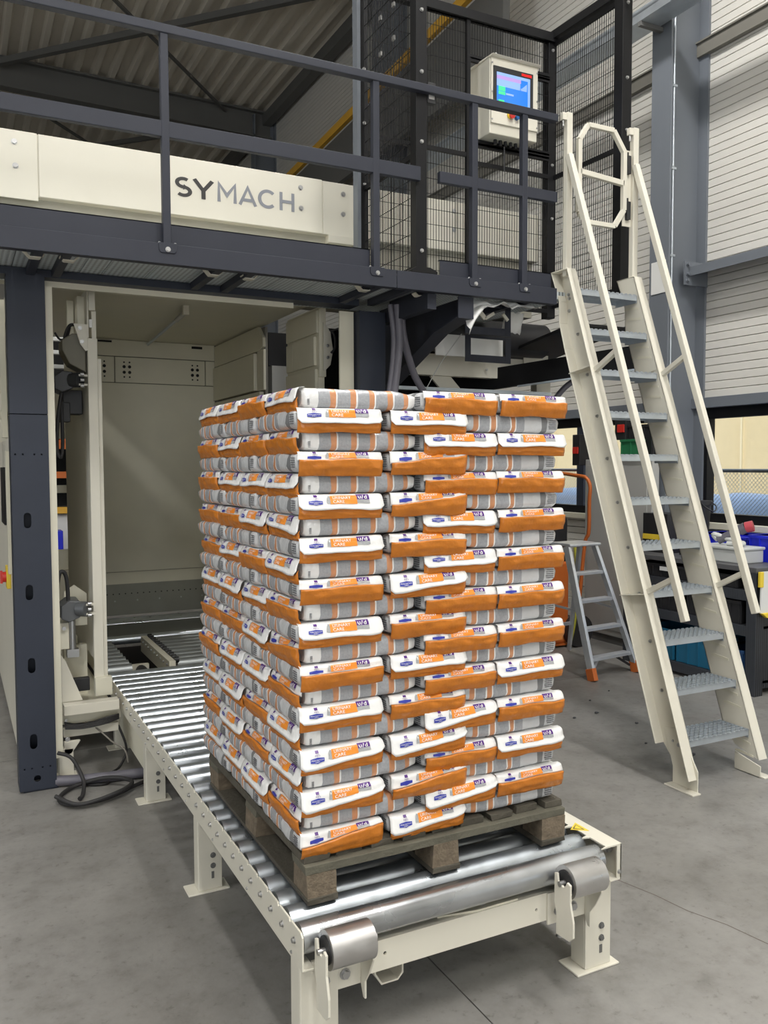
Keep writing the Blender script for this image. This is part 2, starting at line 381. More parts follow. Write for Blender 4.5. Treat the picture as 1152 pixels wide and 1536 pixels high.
m.build('floor_crack', mat('crack_brown', (0.11, 0.085, 0.07), 0.8, var=0.1), floor)
# roof: trapezoidal sheet running along Y
def roof_z(x): return 9.5+(6.5-x)*0.018
mb = MB(); prof = []; x = 6.6
while x > -16.3:
    for dx, h in ((0, 0.10), (0.16, 0.10), (0.20, 0.0), (0.29, 0.0)):
        prof.append((x-dx, roof_z(x-dx)+h))
    x -= 0.33
n = len(prof)
mb.add([(p[0], -10.2, p[1]) for p in prof]+[(p[0], 32.2, p[1]) for p in prof], [(i, i+1, n+i+1, n+i) for i in range(n-1)])
mb.box(-16.3, 7, -10.3, 32.3, 10.1, 10.2)
struct('ceiling', mb, ROOF)
# right wall with window strip: backing and one board per rib
mb = MB()
mb.box(6.56, 6.72, -10.2, 32.2, 2.36, 10.1); mb.box(6.56, 6.72, -10.2, 32.2, 0, 1.25)
mb.box(6.56, 6.72, 8.6, 32.2, 1.25, 2.36); mb.box(6.56, 6.72, -10.2, -6.0, 1.25, 2.36)
wall_r = struct('wall_right', mb, WALLG)
P0 = 0.0765
def board_mesh(y0, y1):
    m = MB(); m.prism([(6.56, 0.0), (6.503, 0.001), (6.5, 0.004), (6.5, P0-0.008), (6.503, P0-0.004), (6.56, P0-0.0035)], 'y', y0, y1)
    return m.mesh('wall_board', WALLP)
long_me = board_mesh(-8.0, 31.9); far_me = board_mesh(8.6, 31.9)
def board(me, z):
    o = link('wall_board', me, wall_r); o.location = (0, 0, z)
z = 2.445
while z < 9.45: board(long_me, z); z += P0
z = 0.015
while z < 1.2: board(long_me, z); z += P0
z = 1.25
while z < 2.4: board(far_me, z); z += P0
mb = MB().box(-16.2, -16.0, -10.2, 32.2, 0, 10.2); struct('wall_left', mb, WALLP)
mb = MB().box(-16.2, 6.7, 32.0, 32.2, 0, 10.2); struct('wall_back', mb, WALLP)
mb = MB().box(-16.2, 6.7, -10.2, -10.0, 0, 10.2); struct('wall_front', mb, WALLP)
struct('trim_1', MB().box(6.44, 6.56, -8, 8.6, 2.345, 2.445), STEELG, bevel=0.004)
struct('trim_2', MB().box(6.42, 6.56, -8, 8.6, 1.19, 1.25), CREAM2, bevel=0.004)
def window(n, y0, y1, mull):
    o = struct('window_%d' % n, MB().box(6.5, 6.6, y0, y1, 1.25, 1.335).box(6.5, 6.6, y0, y1, 2.245, 2.345).box(6.5, 6.6, y0, y0+0.07, 1.335, 2.245).box(6.5, 6.6, y1-0.09, y1, 1.335, 2.245), BLACK)
    for my in mull: MB().box(6.5, 6.6, my-0.06, my+0.06, 1.335, 2.245).build('mullion', NAVY, o)
    e = [y0+0.07]+list(mull)+[y1-0.09]
    for a, b in zip(e[:-1], e[1:]): MB().box(6.545, 6.56, a, b, 1.335, 2.245).build('pane', GLASS, o)
window(1, -6.0, 6.0, [-3.0, 0.0, 3.0])
window(2, 6.12, 8.6, [7.77])
# H-section wall columns and roof frame
def hcol(y, label):
    m = MB()
    m.box(6.0, 6.025, y-0.12, y+0.12, 0, 9.4); m.box(6.475, 6.5, y-0.12, y+0.12, 0, 9.4); m.box(6.025, 6.475, y-0.008, y+0.008, 0, 9.4)
    m.box(5.97, 6.5, y-0.15, y+0.15, 0, 0.03)
    o = solid('steel_column', m, STEELG, label, 'column'); return o
hcol(6.07, 'tall grey steel H-section wall column behind the cream stairs')
hcol(12.07, 'grey steel wall column seen behind the black safety mesh')
hcol(18.07, 'far dark steel wall column carrying the roof beam')
m = MB(); a = roof_z(6.3); b = roof_z(-16)
for (z0, z1, hw) in ((-0.58, -0.545, 0.12), (-0.06, -0.02, 0.12), (-0.55, -0.05, 0.012)):
    m.add([(6.4, 18.07-hw, a+z0), (6.4, 18.07+hw, a+z0), (6.4, 18.07+hw, a+z1), (6.4, 18.07-hw, a+z1), (-16, 18.07-hw, b+z0), (-16, 18.07+hw, b+z0), (-16, 18.07+hw, b+z1), (-16, 18.07-hw, b+z1)],
          [(0, 1, 2, 3), (7, 6, 5, 4), (0, 4, 5, 1), (1, 5, 6, 2), (2, 6, 7, 3), (3, 7, 4, 0)])
m.prism([(6.1, a-0.56), (6.1, a-0.95), (4.9, a-0.56)], 'y', 18.06, 18.08)
solid('roof_beam', m, STEELD, 'dark grey steel roof beam crossing under the corrugated roof', 'beam')
solid('eave_beam', MB().box(6.22, 6.42, 7, 31.9, 9.22, 9.44), STEELD, 'dark beam along the eave where roof meets the side wall', 'beam')
def brace(p, q, r, label):
    s = 9.38
    solid('roof_brace', MB().bar((*p, s), (*q, s), r, r), STEELD, label, 'brace', 'roof bracing')
brace((6.2, 12.2), (0.9, 17.9), 0.11, 'flat dark roof brace rising from left to right')
brace((2.0, 13.98), (5.6, 18.3), 0.05, 'thin dark roof brace falling from left to right above the railing')
brace((1.3, 19.2), (3.6, 21.9), 0.05, 'short dark roof brace falling to the right beyond the roof beam')
brace((2.6, 22.0), (6.1, 18.35), 0.09, 'dark roof brace rising to the right beyond the roof beam')
# services along the right wall
m = MB().prism([(8.5, 6.53), (19, 6.6), (30, 6.3), (30, 6.52), (8.5, 7.56)], 'x', 5.90, 5.995)
solid('runway_girder', m, STEELD, 'long grey girder fixed along the upper side wall', 'girder')
m = MB().bar((5.862, 8.5, 7.65), (5.862, 30, 6.62), 0.07, 0.13)
solid('conductor_rail', m, YELL, 'yellow rail running along the girder on the side wall', 'rail')
t = Thing('cable_tray', (5.84, 12, 5.88), 'galvanised cable tray hung along the wall columns above the windows', 'cable tray')
t.part('tray', MB().prism([(5.72, 5.86), (5.96, 5.86), (5.96, 5.93), (5.952, 5.93), (5.952, 5.868), (5.728, 5.868), (5.728, 5.93), (5.72, 5.93)], 'y', 3.5, 28), ZINC)
t.part('conduit', MB().cyl((5.74, 3.5, 5.955), (5.74, 28, 5.955), 0.028, 10), ZINC)
for k in range(4): t.part('bracket', MB().box(5.72, 5.998, 6.05+k*6, 6.09+k*6, 5.82, 5.86), STEELD)
mm = MB(); random.seed(3)
for k in range(8):
    pts = []
    for j in range(40): pts.append((5.75+0.025*k+random.uniform(-.008, .008), 3.6+j*0.62, 5.885+random.uniform(0, .03)))
    mm.tube(pts, 0.012, 5)
t.part('cables', mm, RUBBER, kind='stuff')
solid('wall_shadow_band', MB().box(6.44, 6.5, -8, 31.9, 5.68, 5.80).box(6.42, 6.5, -8, 31.9, 5.80, 5.815), WALLG, 'dark band of shadow built across the upper part of the ribbed side wall', 'rail')  # shadow band on the wall, built as a dark strip with its trim
t = Thing('wall_rail', (6.35, 2, 3.58), 'grey steel rail bolted to the wall column at stair-top height', 'rail')
t.part('channel', MB().prism([(6.25, 3.58), (6.25, 3.665), (6.5, 3.665), (6.5, 3.655), (6.26, 3.655), (6.26, 3.58)], 'y', -8, 5.945), STEELG)
m = MB().box(6.2, 6.5, 5.94, 5.955, 3.5, 3.72)
for zz in (3.54, 3.6, 3.69): bolt(m, (6.23, 5.94, zz), (0, -1, 0), 0.014, 0.02)
t.part('end_bracket', m, STEELG)
solid('conduit_pipe', MB().cyl((6.06, 5.97, 1.75), (6.06, 5.97, 6.0), 0.012, 8).box(6.03, 6.09, 5.955, 5.985, 4.55, 4.57).box(6.03, 6.09, 5.955, 5.985, 3.75, 3.77).box(6.03, 6.09, 5.955, 5.985, 5.3, 5.32).tube(bez([(6.06, 5.97, 6.0), (6.05, 5.96, 6.25), (6.03, 5.9, 6.5)]), 0.02, 8), ZINC, 'thin galvanised conduit clipped down the tall wall column', 'pipe')
solid('wall_notice', MB().box(5.993, 5.999, 5.98, 6.16, 3.42, 3.72).box(5.9925, 5.994, 6.02, 6.03, 3.6, 3.64, 1), [WHITEP, PK], 'white paper notice on the tall grey wall column', 'notice')
# outside the windows
t = Thing('neighbour_building', (14.5, 9, -0.2), 'pale yellow clad building seen through the windows', 'building')
t.part('facade', MB().box(14.2, 15, -12, 34, -0.2, 7), mat('facade_yellow', (0.78, 0.66, 0.42), 0.6, var=0.03))
mm = MB()
for k in range(46): mm.box(14.16, 14.2, -12+k, -11.96+k, 0, 7)
t.part('facade_ribs', mm, mat('facade_rib', (0.86, 0.77, 0.55), 0.6, var=0.02), kind='stuff')
solid('yard', MB().box(6.9, 16, -14, 36, -0.25, -0.1), mat('yard_paving', (0.42, 0.47, 0.55), 0.8, var=0.1), 'grey yard paving outside the windows', 'yard')
t = Thing('chain_link_fence', (9.6, 10, -0.1), 'chain-link fence with top rail in the yard outside', 'fence')
t.part('top_rail', MB().cyl((9.6, -2, 1.72), (9.6, 22, 1.72), 0.025, 8), STEELG)
for k in range(9): t.part('post', MB().cyl((9.6, -1+k*2.8, -0.1), (9.6, -1+k*2.8, 1.75), 0.025, 8), STEELG)
mm = MB()
for k in range(400):
    y = -2+k*0.06
    for s in (1, -1): mm.bar((9.6, y, 0.0), (9.6, y+s*1.7, 1.7), 0.004, 0.004)
t.part('wire_mesh', mm, ZINC, kind='stuff')
m = MB(); 
def tarp(u, v): return (11.2+0.9*v+0.06*math.sin(9*u), -2+24*u, 0.05+1.28*(1-(2*v-1)**2)**0.5+0.06*noise.noise((u*40, v*4, 0)))
m.grid(tarp, 120, 10)
solid('tarpaulin', m, mat('blue_tarpaulin', (0.42, 0.55, 0.80), 0.5, var=0.08, bump=0.4, bscale=8), 'pale blue tarpaulin over a heap outside the window', 'tarpaulin')

# ================================================================== PALLET AND BAGS
t = Thing('wooden_pallet', (1.43, 2.9, 0.456), 'weathered grey wooden pallet under the tall stack of bags', 'pallet')
PX0, PX1, PY0, PY1, PZ = 0.928, 1.925, 2.362, 3.46, 0.456
def wbox(x0, x1, y0, y1, z0, z1, seed):
    random.seed(seed); j = lambda: random.uniform(-.004, .004)
    vs = [(x+j(), y+j(), zz+j()*0.5) for zz in (z0, z1) for (x, y) in ((x0, y0), (x1, y0), (x1, y1), (x0, y1))]
    return MB().add(vs, [(0, 3, 2, 1), (4, 5, 6, 7), (0, 1, 5, 4), (1, 2, 6, 5), (2, 3, 7, 6), (3, 0, 4, 7)])
for i, cx in enumerate((0.982, 1.4265, 1.87)):
    for j, cy in enumerate((PY0+0.06, (PY0+PY1)/2, PY1-0.06)):
        t.part('block', wbox(cx-0.05, cx+0.05, cy-0.058, cy+0.058, PZ+0.018, PZ+0.094, i*3+j), WOODE)
    t.part('bottom_board', wbox(cx-0.05, cx+0.05, PY0, PY1, PZ, PZ+0.018, 30+i), WOOD, bevel=0.002)
for j, cy in enumerate((PY0+0.06, (PY0+PY1)/2, PY1-0.06)):
    t.part('stringer_board', wbox(PX0, PX1, cy-0.06, cy+0.06, PZ+0.094, PZ+0.12, 40+j), WOODL, bevel=0.002)
nb = 9
for k in range(nb):
    x = PX0+k*(PX1-PX0-0.075)/(nb-1)
    t.part('deck_board', wbox(x, x+0.088 if k < nb-1 else PX1, PY0+0.022+0.006*((k*5) % 3), PY1, PZ+0.12, PZ+0.143, 50+k), WOOD, bevel=0.002)

LAY, Z0 = 0.0655, PZ+0.1435
HW, BL, BH = 0.1395, 0.385, 0.067
BANDS_L = [0, .052, .091, .111, .116, .159, .179, .185, .224, .242, .247, .287, .306, .311, .345, .362, .386]
MAT_L = [0, 2, 4, 0, 2, 4, 0, 2, 4, 0, 2, 4, 0, 2, 4, 0]
BANDS_R = [0, .052, .076, .15, .182, .187, .205, .211, .262, .267, .287, .293, .333, .338, .357, .386]
MAT_R = [1, 3, 1, 2, 0, 4, 0, 2, 0, 4, 0, 2, 0, 4, 1]
def half_w(z, y, seed):
    """half width of the pillow at height fraction z and length y"""
    q = 1-abs(2*z-1)**3.2
    e = 1.0
    if y < 0.03: e = 1-0.10*((0.03-y)/0.03)**2
    if y > 0.315: e = 1-0.14*((y-0.315)/0.07)**2
    return (HW-0.016+0.016*max(0, q)**0.6)*e
def body_pt(a, y, seed):
    """a 0..1 around the section starting at bottom centre, going to +x"""
    n = 2.0/5.0
    th = 2*PI*a-PI/2
    c, s = math.cos(th), math.sin(th)
    hx = HW*math.copysign(abs(c)**0.22, c); hz = 0.5+0.5*math.copysign(abs(s)**0.55, s)
    e = 1.0; ez = 1.0
    if y < 0.02: e = 1-0.05*((0.02-y)/0.02)**2; ez = 1-0.25*((0.02-y)/0.02)**2
    if y > 0.315: e = 1-0.05*((y-0.315)/0.07)**2; ez = 1-0.36*((y-0.315)/0.07)**1.4
    nn = noise.noise((hx*14+seed*7.1, y*22, hz*2.0+seed))*0.0045+noise.noise((hx*40, y*60+seed*3, hz*4))*0.0018
    z = (0.5+(hz-0.5)*ez)*BH
    x = hx*e+math.copysign(nn, c)*(abs(c)**0.3)*1.6
    return (x, y, z+nn*0.6*(1 if s > 0 else 0))
NA = 22
def make_body(seed):
    mb = MB(); ys = sorted(set(BANDS_L+BANDS_R+[0.012, 0.335]))
    for i, y in enumerate(ys):
        mb.v += [body_pt(k/NA, y, seed) for k in range(NA)]
    for i in range(len(ys)-1):
        ym = (ys[i]+ys[i+1])/2
        ml = MAT_L[max(j for j in range(len(MAT_L)) if BANDS_L[j] <= ym)]; mr = MAT_R[max(j for j in range(len(MAT_R)) if BANDS_R[j] <= ym)]
        for k in range(NA):
            kk = (k+0.5)/NA
            th = 2*PI*kk-PI/2
            m = ml if math.cos(th) > 0.12 else (mr if math.cos(th) < -0.12 else 0)
            mb.f.append([i*NA+k, i*NA+(k+1) % NA, (i+1)*NA+(k+1) % NA, (i+1)*NA+k]); mb.m.append(m); mb.sm.append(True)
    for base in (0, (len(ys)-1)*NA):
        mb.f.append([base+k for k in range(NA)]); mb.m.append(1); mb.sm.append(False)
    return mb.mesh('bag_body', [BW, BS, BG, BD, BT])
BODIES = [make_body(s) for s in range(5)]
def side_x(y, z, sg): # approximate body side for prints
    return sg*(HW+0.0035)
def make_side_print():
    mb = MB()
    for k in range(5):   # bar code by the end on the +x side
        mb.box(HW+0.001, HW+0.0035, 0.016, 0.023, 0.012+k*0.004, 0.0135+k*0.004)
    for r in range(5):   # block of small print on the -x side
        for c in range(3):
            mb.box(-HW-0.0035, -HW-0.001, 0.013+c*0.011, 0.021+c*0.011+0.002*((r+c) % 2), 0.018+r*0.007, 0.0205+r*0.007)
    return mb.mesh('side_print', PG2)
SIDEP = make_side_print()
W2 = 0.1425
def edge_z(kind, slant, u, seed):
    b = 0.020 if kind == 'W' else 0.040
    b += slant*(u-0.5)*0.03+0.006*noise.noise((u*2.2, seed*5.3, 1.0))+0.002*noise.noise((u*7, seed*2.3, 4.0))
    k = max(0, abs(2*u-1)-0.90)/0.10
    return b+(0.012*k*k if kind == 'W' else 0.0)
def lerp_prof(pr, v):
    x = v*(len(pr)-1); i = min(int(x), len(pr)-2); f = x-i
    return pr[i][0]+(pr[i+1][0]-pr[i][0])*f, pr[i][1]+(pr[i+1][1]-pr[i][1])*f
def white_pt(kind, slant, seed, u, v, lift=0.0):
    """white printed end panel: v 0 at the top fold, 1 at the lip"""
    ze = edge_z(kind, slant, u, seed); zt = 0.0665
    if kind == 'W': pr = [(-0.012, 1.0), (0.010, 0.985), (0.019, 0.84), (0.023, 0.62), (0.026, 0.40), (0.029, 0.20), (0.034, 0.0)]
    else: pr = [(-0.012, 1.0), (0.007, 0.985), (0.013, 0.82), (0.015, 0.6), (0.017, 0.4), (0.019, 0.2), (0.020, 0.0)]
    o, zf = lerp_prof(pr, v)
    nn = noise.noise((u*5+seed*3.7, v*2.0, 2.0))*0.004*min(1, 2*v+.2)+noise.noise((u*15, v*6, seed*1.9))*0.0012
    sg = (1-abs(2*u-1)**6)
    return ((u-0.5)*2*W2*(1-0.03*(1-v)), -(o+nn+lift)*(0.75+0.25*sg), ze+(zt-ze)*zf)
def orange_pt(kind, slant, seed, u, v):
    ze = edge_z(kind, slant, u, seed)
    if kind == 'W': pr = [(0.022, 0.004), (0.026, -0.002), (0.024, None), (0.018, None)]
    else: pr = [(0.020, 0.001), (0.034, 0.003), (0.030, None), (0.018, None)]
    zb = -0.009+0.004*noise.noise((u*3, seed*4.1, 9.0))
    if v < 0.12: f = v/0.12; o = pr[0][0]+(pr[1][0]-pr[0][0])*f; z = ze+pr[0][1]+(pr[1][1]-pr[0][1])*f
    else:
        f = (v-0.12)/0.88; z0 = ze+pr[1][1]; z = z0+(zb-z0)*f
        o = pr[1][0]+(pr[2][0]-pr[1][0])*min(1, f*2) if f < .5 else pr[2][0]+(pr[3][0]-pr[2][0])*(f-.5)*2
    nn = noise.noise((u*7+seed*2.7, v*3.0, 5.0))*0.005+noise.noise((u*20, v*9, seed*1.3))*0.0022
    nn *= min(1, v*5)
    sg = (1-abs(2*u-1)**8)
    return ((u-0.5)*2*(W2-0.003), -(o+nn)*(0.7+0.3*sg), z)
def two_sided(fn, nu, nv, th):
    mb = MB(); mb.grid(fn, nu, nv)
    mb.grid(lambda u, v: tuple(Vector(fn(u, v))+Vector((0, th, 0))), nu, nv)
    W = nu+1; N = W*(nv+1)
    def strip(idx): mb.f.extend([[a, b, b+N, a+N] for a, b in zip(idx[:-1], idx[1:])]); mb.m.extend([0]*(len(idx)-1)); mb.sm.extend([False]*(len(idx)-1))
    strip([i for i in range(W)]); strip([nv*W+i for i in range(W)]); strip([j*W for j in range(nv+1)]); strip([j*W+W-1 for j in range(nv+1)])
    return mb
def make_print(kind, slant, seed):
    mb = MB(); hgt = 0.0665-edge_z(kind, slant, 0.5, seed)
    vmax = 1.0
    def put(vs, fs, mi, lift):
        mb.add([white_pt(kind, slant, seed, x, min(0.97, max(0.02, y)), lift) for x, y in vs], fs, mi)
    def rect(u0, u1, v0, v1, mi, lift=0.0016):
        nu, nv = max(2, int((u1-u0)*34)), 5
        put([(u0+(u1-u0)*i/nu, v0+(v1-v0)*j/nv) for j in range(nv+1) for i in range(nu+1)],
            [(j*(nu+1)+i, j*(nu+1)+i+1, (j+1)*(nu+1)+i+1, (j+1)*(nu+1)+i) for j in range(nv) for i in range(nu)], mi, lift)
    def txt(s, u0, u1, v0, v1, mi, lift=0.0030):
        if s == 'u/d':
            vs, fs = stroke_text(s, u0, u1, 0, 1, 0.14, 0.09, 4)
            mb.add([white_pt(kind, slant, seed, x, min(0.97, max(0.02, v1+(v0-v1)*y)), lift+0.0003*c) for x, y, c in vs], fs, mi); return
        vs, fs = text_fit(s, u0, u1, 0, 1); put([(x, v1+(v0-v1)*y) for x, y in vs], fs, mi, lift)
    k = (0.0465/max(hgt, 0.012))  # print keeps its size; what passes the lip is hidden
    def V(v): return 0.24+v*0.56*min(k, 1.35)
    cut = lambda v: min(V(v), 0.96)
    rect(0.355, 0.675, V(0.03), cut(0.80), 0)
    if cut(0.38)-V(0.12) > .05: txt('URINARY', 0.385, 0.60, V(0.12), cut(0.38), 4)
    if V(0.45) < 0.9: txt('CARE', 0.385, 0.52, V(0.46), cut(0.72), 4)
    rect(0.675, 0.83, V(-0.10), cut(0.40), 1)
    txt('u/d', 0.69, 0.80, V(-0.03), cut(0.34), 4)
    rect(0.675, 0.83, cut(0.41), cut(0.70), 3)
    # small purple emblem with name above the blue badge
    rect(0.165, 0.205, V(-0.08), cut(0.16), 1); txt("Hill's", 0.16, 0.215, V(0.2), cut(0.36), 1)
    b0, b1 = V(0.42), cut(0.84)
    if b1-b0 > 0.06:
        put([(0.105, b0+.2*(b1-b0)), (0.185, b0), (0.265, b0+.2*(b1-b0)), (0.265, b1-.2*(b1-b0)), (0.225, b1-.15*(b1-b0)), (0.185, b1), (0.145, b1-.15*(b1-b0)), (0.105, b1-.2*(b1-b0))], [tuple(range(8))], 2, 0.0022)
        if kind == 'W': txt('PRESCRIPTION', 0.115, 0.255, b0+.3*(b1-b0), b0+.52*(b1-b0), 4, 0.0034); txt('DIET', 0.16, 0.21, b0+.6*(b1-b0), b0+.8*(b1-b0), 4, 0.0034)
    # the small grey animal picture left of the orange field
    put([(0.315, cut(.7)), (0.32, cut(.25)), (0.335, V(.02)), (0.352, V(.1)), (0.354, cut(.75))], [(0, 1, 2, 3, 4)], 3, 0.0020)
    return mb.mesh('printed_panel', [PO, PP, PB, PG, PW])
ENDS = {}
def end_set(kind, seed):
    key = (kind, seed)
    if key not in ENDS:
        kd = kind[0]; sl = {'W': 0, 'O': 0, 'Wr': 1.0, 'Wl': -0.8, 'Or': 1.0, 'Ol': -0.8}[kind]
        ENDS[key] = (two_sided(lambda u, v: white_pt(kd, sl, seed, u, v), 22, 8, 0.0018).mesh('white_end_panel', BW),
                     two_sided(lambda u, v: orange_pt(kd, sl, seed, u, v), 22, 9, 0.0022).mesh('orange_fold', BO), make_print(kd, sl, seed))
    return ENDS[key]
random.seed(11); cnt = [0]
ORD = ['topmost', 'second', 'third', 'fourth', 'fifth', 'sixth', 'seventh', 'eighth', 'ninth', 'tenth', 'eleventh', 'twelfth', 'thirteenth', 'fourteenth', 'fifteenth', 'sixteenth', 'seventeenth', 'eighteenth', 'nineteenth', 'twentieth', 'twenty-first', 'lowest']
DESC = {'W': 'bag with white end flap', 'O': 'bag with orange end fold', 'Wr': 'bag with slanting white flap', 'Wl': 'bag with crooked white flap', 'Or': 'bag with slanting orange fold', 'Ol': 'bag with crooked orange fold'}
def bag(x, y, layer, rot, kind=None, label=None, hidden=False, side=True):
    """layer 0 is the lowest; rot 0 end faces the front, -90 end faces left, 90 end faces right"""
    cnt[0] += 1
    o = bpy.data.objects.new('pet_food_bag', None); COL.objects.link(o); o.empty_display_size = 0.05
    o.location = (x+random.uniform(-.004, .004), y+random.uniform(-.004, .004), Z0+layer*LAY+random.uniform(-.0015, .0015))
    o.rotation_euler = (random.uniform(-.006, .006), random.uniform(-.008, .008), math.radians(rot+random.uniform(-.8, .8)))
    o['category'] = 'bag'; o['group'] = 'pet food bags on the pallet'; o['label'] = label
    body = link('bag_body', BODIES[cnt[0] % 5], o)
    if hidden: return o
    if side: link('side_print', SIDEP, o)['kind'] = 'stuff'
    if kind:
        a, b, c = end_set(kind, cnt[0] % 3)
        link('white_end_panel', a, o); link('orange_fold', b, o); link('printed_panel', c, o)
    return o
# end types read off the photograph, topmost layer first
C1 = 'W O W W O W O W Wr Wr Or'.split(); C2 = 'W Or Or O Wr O W O Wr Or Wr'.split()
C3 = 'O W O W W O O W O Wr O'.split(); C3 = 'O W O W W O O O Wr O Wr'.split(); C4 = 'O W O O O O O W O W O'.split()
LF = ['W O W W', 'O O W O', 'W W W O', 'Wl W O O', 'W O W O', 'O W W W', 'Or W O O', 'O W W O', 'W O W W', 'W O W O', 'O W W W']
HID = 'plain white bag packed out of sight inside the stack'
for L in range(22):
    n = ORD[21-L]
    if L % 2 == 0:      # ends of two columns and one bag side in front
        k = (21-L)//2
        k = 10-L//2
        bag(1.062, 2.402, L, 0, C1[k], '%s at the left front corner, %s layer from the top' % (DESC[C1[k]], n))
        bag(1.373, 2.402, L, 0, C2[k], '%s second from left in front, %s layer from the top' % (DESC[C2[k]], n))
        bag(1.908, 2.402+0.1415, L, 90, None, 'striped grey bag side at the right front corner, %s layer from the top' % n)
        for j in (1, 2):
            bag(1.062, 2.402+0.385*j, L, 0, None, 'silver bag side %s from the corner on the left face, %s layer down' % (('second', 'third')[j-1], n))
            bag(1.373, 2.402+0.385*j, L, 0, None, HID, hidden=True)
        for j in (1, 2, 3): bag(1.908, 2.402+0.1415+0.283*j, L, 90, None, HID, hidden=True)
    else:
        k = 10-(L-1)//2
        lf = LF[k].split()
        bag(0.945, 2.40+0.1415, L, -90, lf[0], 'grey orange-striped bag side at the left front corner, %s layer down' % n)
        for j in (1, 2, 3):
            bag(0.945+random.uniform(-.006, .006), 2.40+0.1415+0.283*j, L, -90, lf[j], '%s %s from the corner on the left face, %s layer down' % (DESC[lf[j]], ('second', 'third', 'fourth')[j-1], n))
        bag(1.497, 2.402, L, 0, C3[k], '%s mid-right in front, %s layer from the top' % (DESC[C3[k]], n))
        bag(1.787, 2.402, L, 0, C4[k], '%s rightmost in front, %s layer from the top' % (DESC[C4[k]], n))
        for j in (1, 2):
            top = L == 21
            for xx in (1.497, 1.787): bag(xx, 2.402+0.385*j, L, 0, None, HID, hidden=True)

# ================================================================== ROLLER CONVEYOR
t = Thing('roller_conveyor', (1.45, 4.0, 0), 'cream-framed roller conveyor with galvanised rollers carrying the pallet', 'conveyor')
RY = [2.293+0.1015*i for i in range(11)]
y = RY[-1]+0.112
while y < 5.82: RY.append(y); y += 0.121
RZ, RR = 0.404, 0.046
# left side frame: plate with a notch for every roller
poly = [(2.232, 0.335), (5.86, 0.335), (5.86, 0.447)]
for ry in RY[::-1]:
    poly += [(ry+0.046, 0.447), (ry+0.044, 0.439), (ry+0.036, 0.439), (ry+0.030, 0.447)]
poly += [(2.245, 0.447), (2.232, 0.437)]
m = MB().prism(poly, 'x', 0.862, 0.868); m.box(0.868, 0.90, 2.232, 5.86, 0.335, 0.341)
sf = t.part('side_frame', m, CREAM, bevel=0.0012)
bm_ = MB()
for ry in RY: bolt(bm_, (0.862, ry, 0.402), (-1, 0, 0), 0.0075, 0.007)
for k in range(8): bolt(bm_, (0.862, 2.32+k*0.43, 0.352), (-1, 0, 0), 0.004, 0.003)
t.part('bolts', bm_, BOLT, kind='stuff', parent=sf)
# right side frame: boxed channel with a top flange cut around the rollers
m = MB(); m.box(2.074, 2.08, 2.245, 5.86, 0.33, 0.46)
poly = [(2.08, 2.245), (2.08, 5.86), (1.985, 5.86)]
for ry in RY[::-1]: poly += [(1.985, ry+0.05), (2.012, ry+0.042), (2.012, ry-0.042), (1.985, ry-0.05)]
poly += [(2.03, 2.245)]
m.prism(poly, 'z', 0.455, 0.461); m.box(2.03, 2.08, 2.245, 5.86, 0.33, 0.336); m.box(2.06, 2.08, 2.245, 2.251, 0.336, 0.455)
rf = t.part('side_frame', m, CREAM, bevel=0.0012)
m = MB(); 
bolt(m, (2.062, 2.30, 0.425), (0, -1, 0), 0.012, 0.012)
bolt(m, (2.07, 2.245, 0.36), (0, -1, 0), 0.006, 0.005); t.part('bolts', m, BOLT, kind='stuff', parent=rf)
tri = [(2.045, 2.455), (2.045, 2.375), (1.99, 2.415)]
t.part('warning_sticker', MB().prism(tri, 'z', 0.461, 0.4622).prism([(2.035, 2.44), (2.035, 2.39), (2.001, 2.415)], 'z', 0.4622, 0.4628, 1).prism([(2.031, 2.434), (2.031, 2.396), (2.008, 2.415)], 'z', 0.4628, 0.4634), [YELB, PK], parent=rf, label='yellow triangular warning sticker')
# rollers: two meshes shared
def roller_mesh(r, mt):
    mm = MB(); mm.cyl((0.876, 0, 0), (2.012, 0, 0), r, 24); mm.cyl((0.869, 0, 0), (0.876, 0, 0), 0.026, 20, 1); mm.cyl((0.862, 0, 0), (2.03, 0, 0), 0.008, 8)
    mm.v = [(a-1.45, b, c) for a, b, c in mm.v]
    return mm.mesh('roller', [mt, CREAM2])
ra, rb = roller_mesh(RR, ROLLER), roller_mesh(RR, ROLLW)
for i, ry in enumerate(RY):
    o = link('roller', rb if i == 0 else ra, t.o); o.location = (0, ry-4.0, RZ); o.rotation_euler = (i*0.7, 0, 0)
# legs
def leg(x0, x1, y0, y1, z1, flip=1):
    mm = MB()
    mm.box(x0, x1, y0, y0+0.008, 0.008, z1); xa = x0 if flip > 0 else x1-0.008
    mm.box(xa, xa+0.008, y0+0.008, y1, 0.008, z1); xb = x1-0.008 if flip > 0 else x0
    mm.box(xb, xb+0.008, y0+0.008, y1, 0.008, z1)
    mm.box(x0-0.045, x1+0.03, y0-0.015, y1+0.015, 0, 0.008)
    lg = t.part('leg', mm, CREAM, bevel=0.003)
    b = MB()
    if y0 < 2.28: return
    for zz in (0.11, 0.155): bolt(b, (x0+(x1-x0)*0.62, y0, zz), (0, -1, 0), 0.009, 0.006)
    b.box(x0+(x1-x0)*0.55, x0+(x1-x0)*0.66, y0-0.0015, y0+0.001, 0.055, 0.085)
    t.part('bolts', b, [STEELD], kind='stuff', parent=lg)
for yy in (3.465, 4.545, 5.52): leg(0.875, 0.978, yy, yy+0.07, 0.335)
for yy in (3.465, 4.545): leg(1.965, 2.068, yy, yy+0.07, 0.335)
leg(0.868, 0.99, 2.265, 2.345, 0.335)
leg(1.955, 2.07, 2.285, 2.365, 0.33)
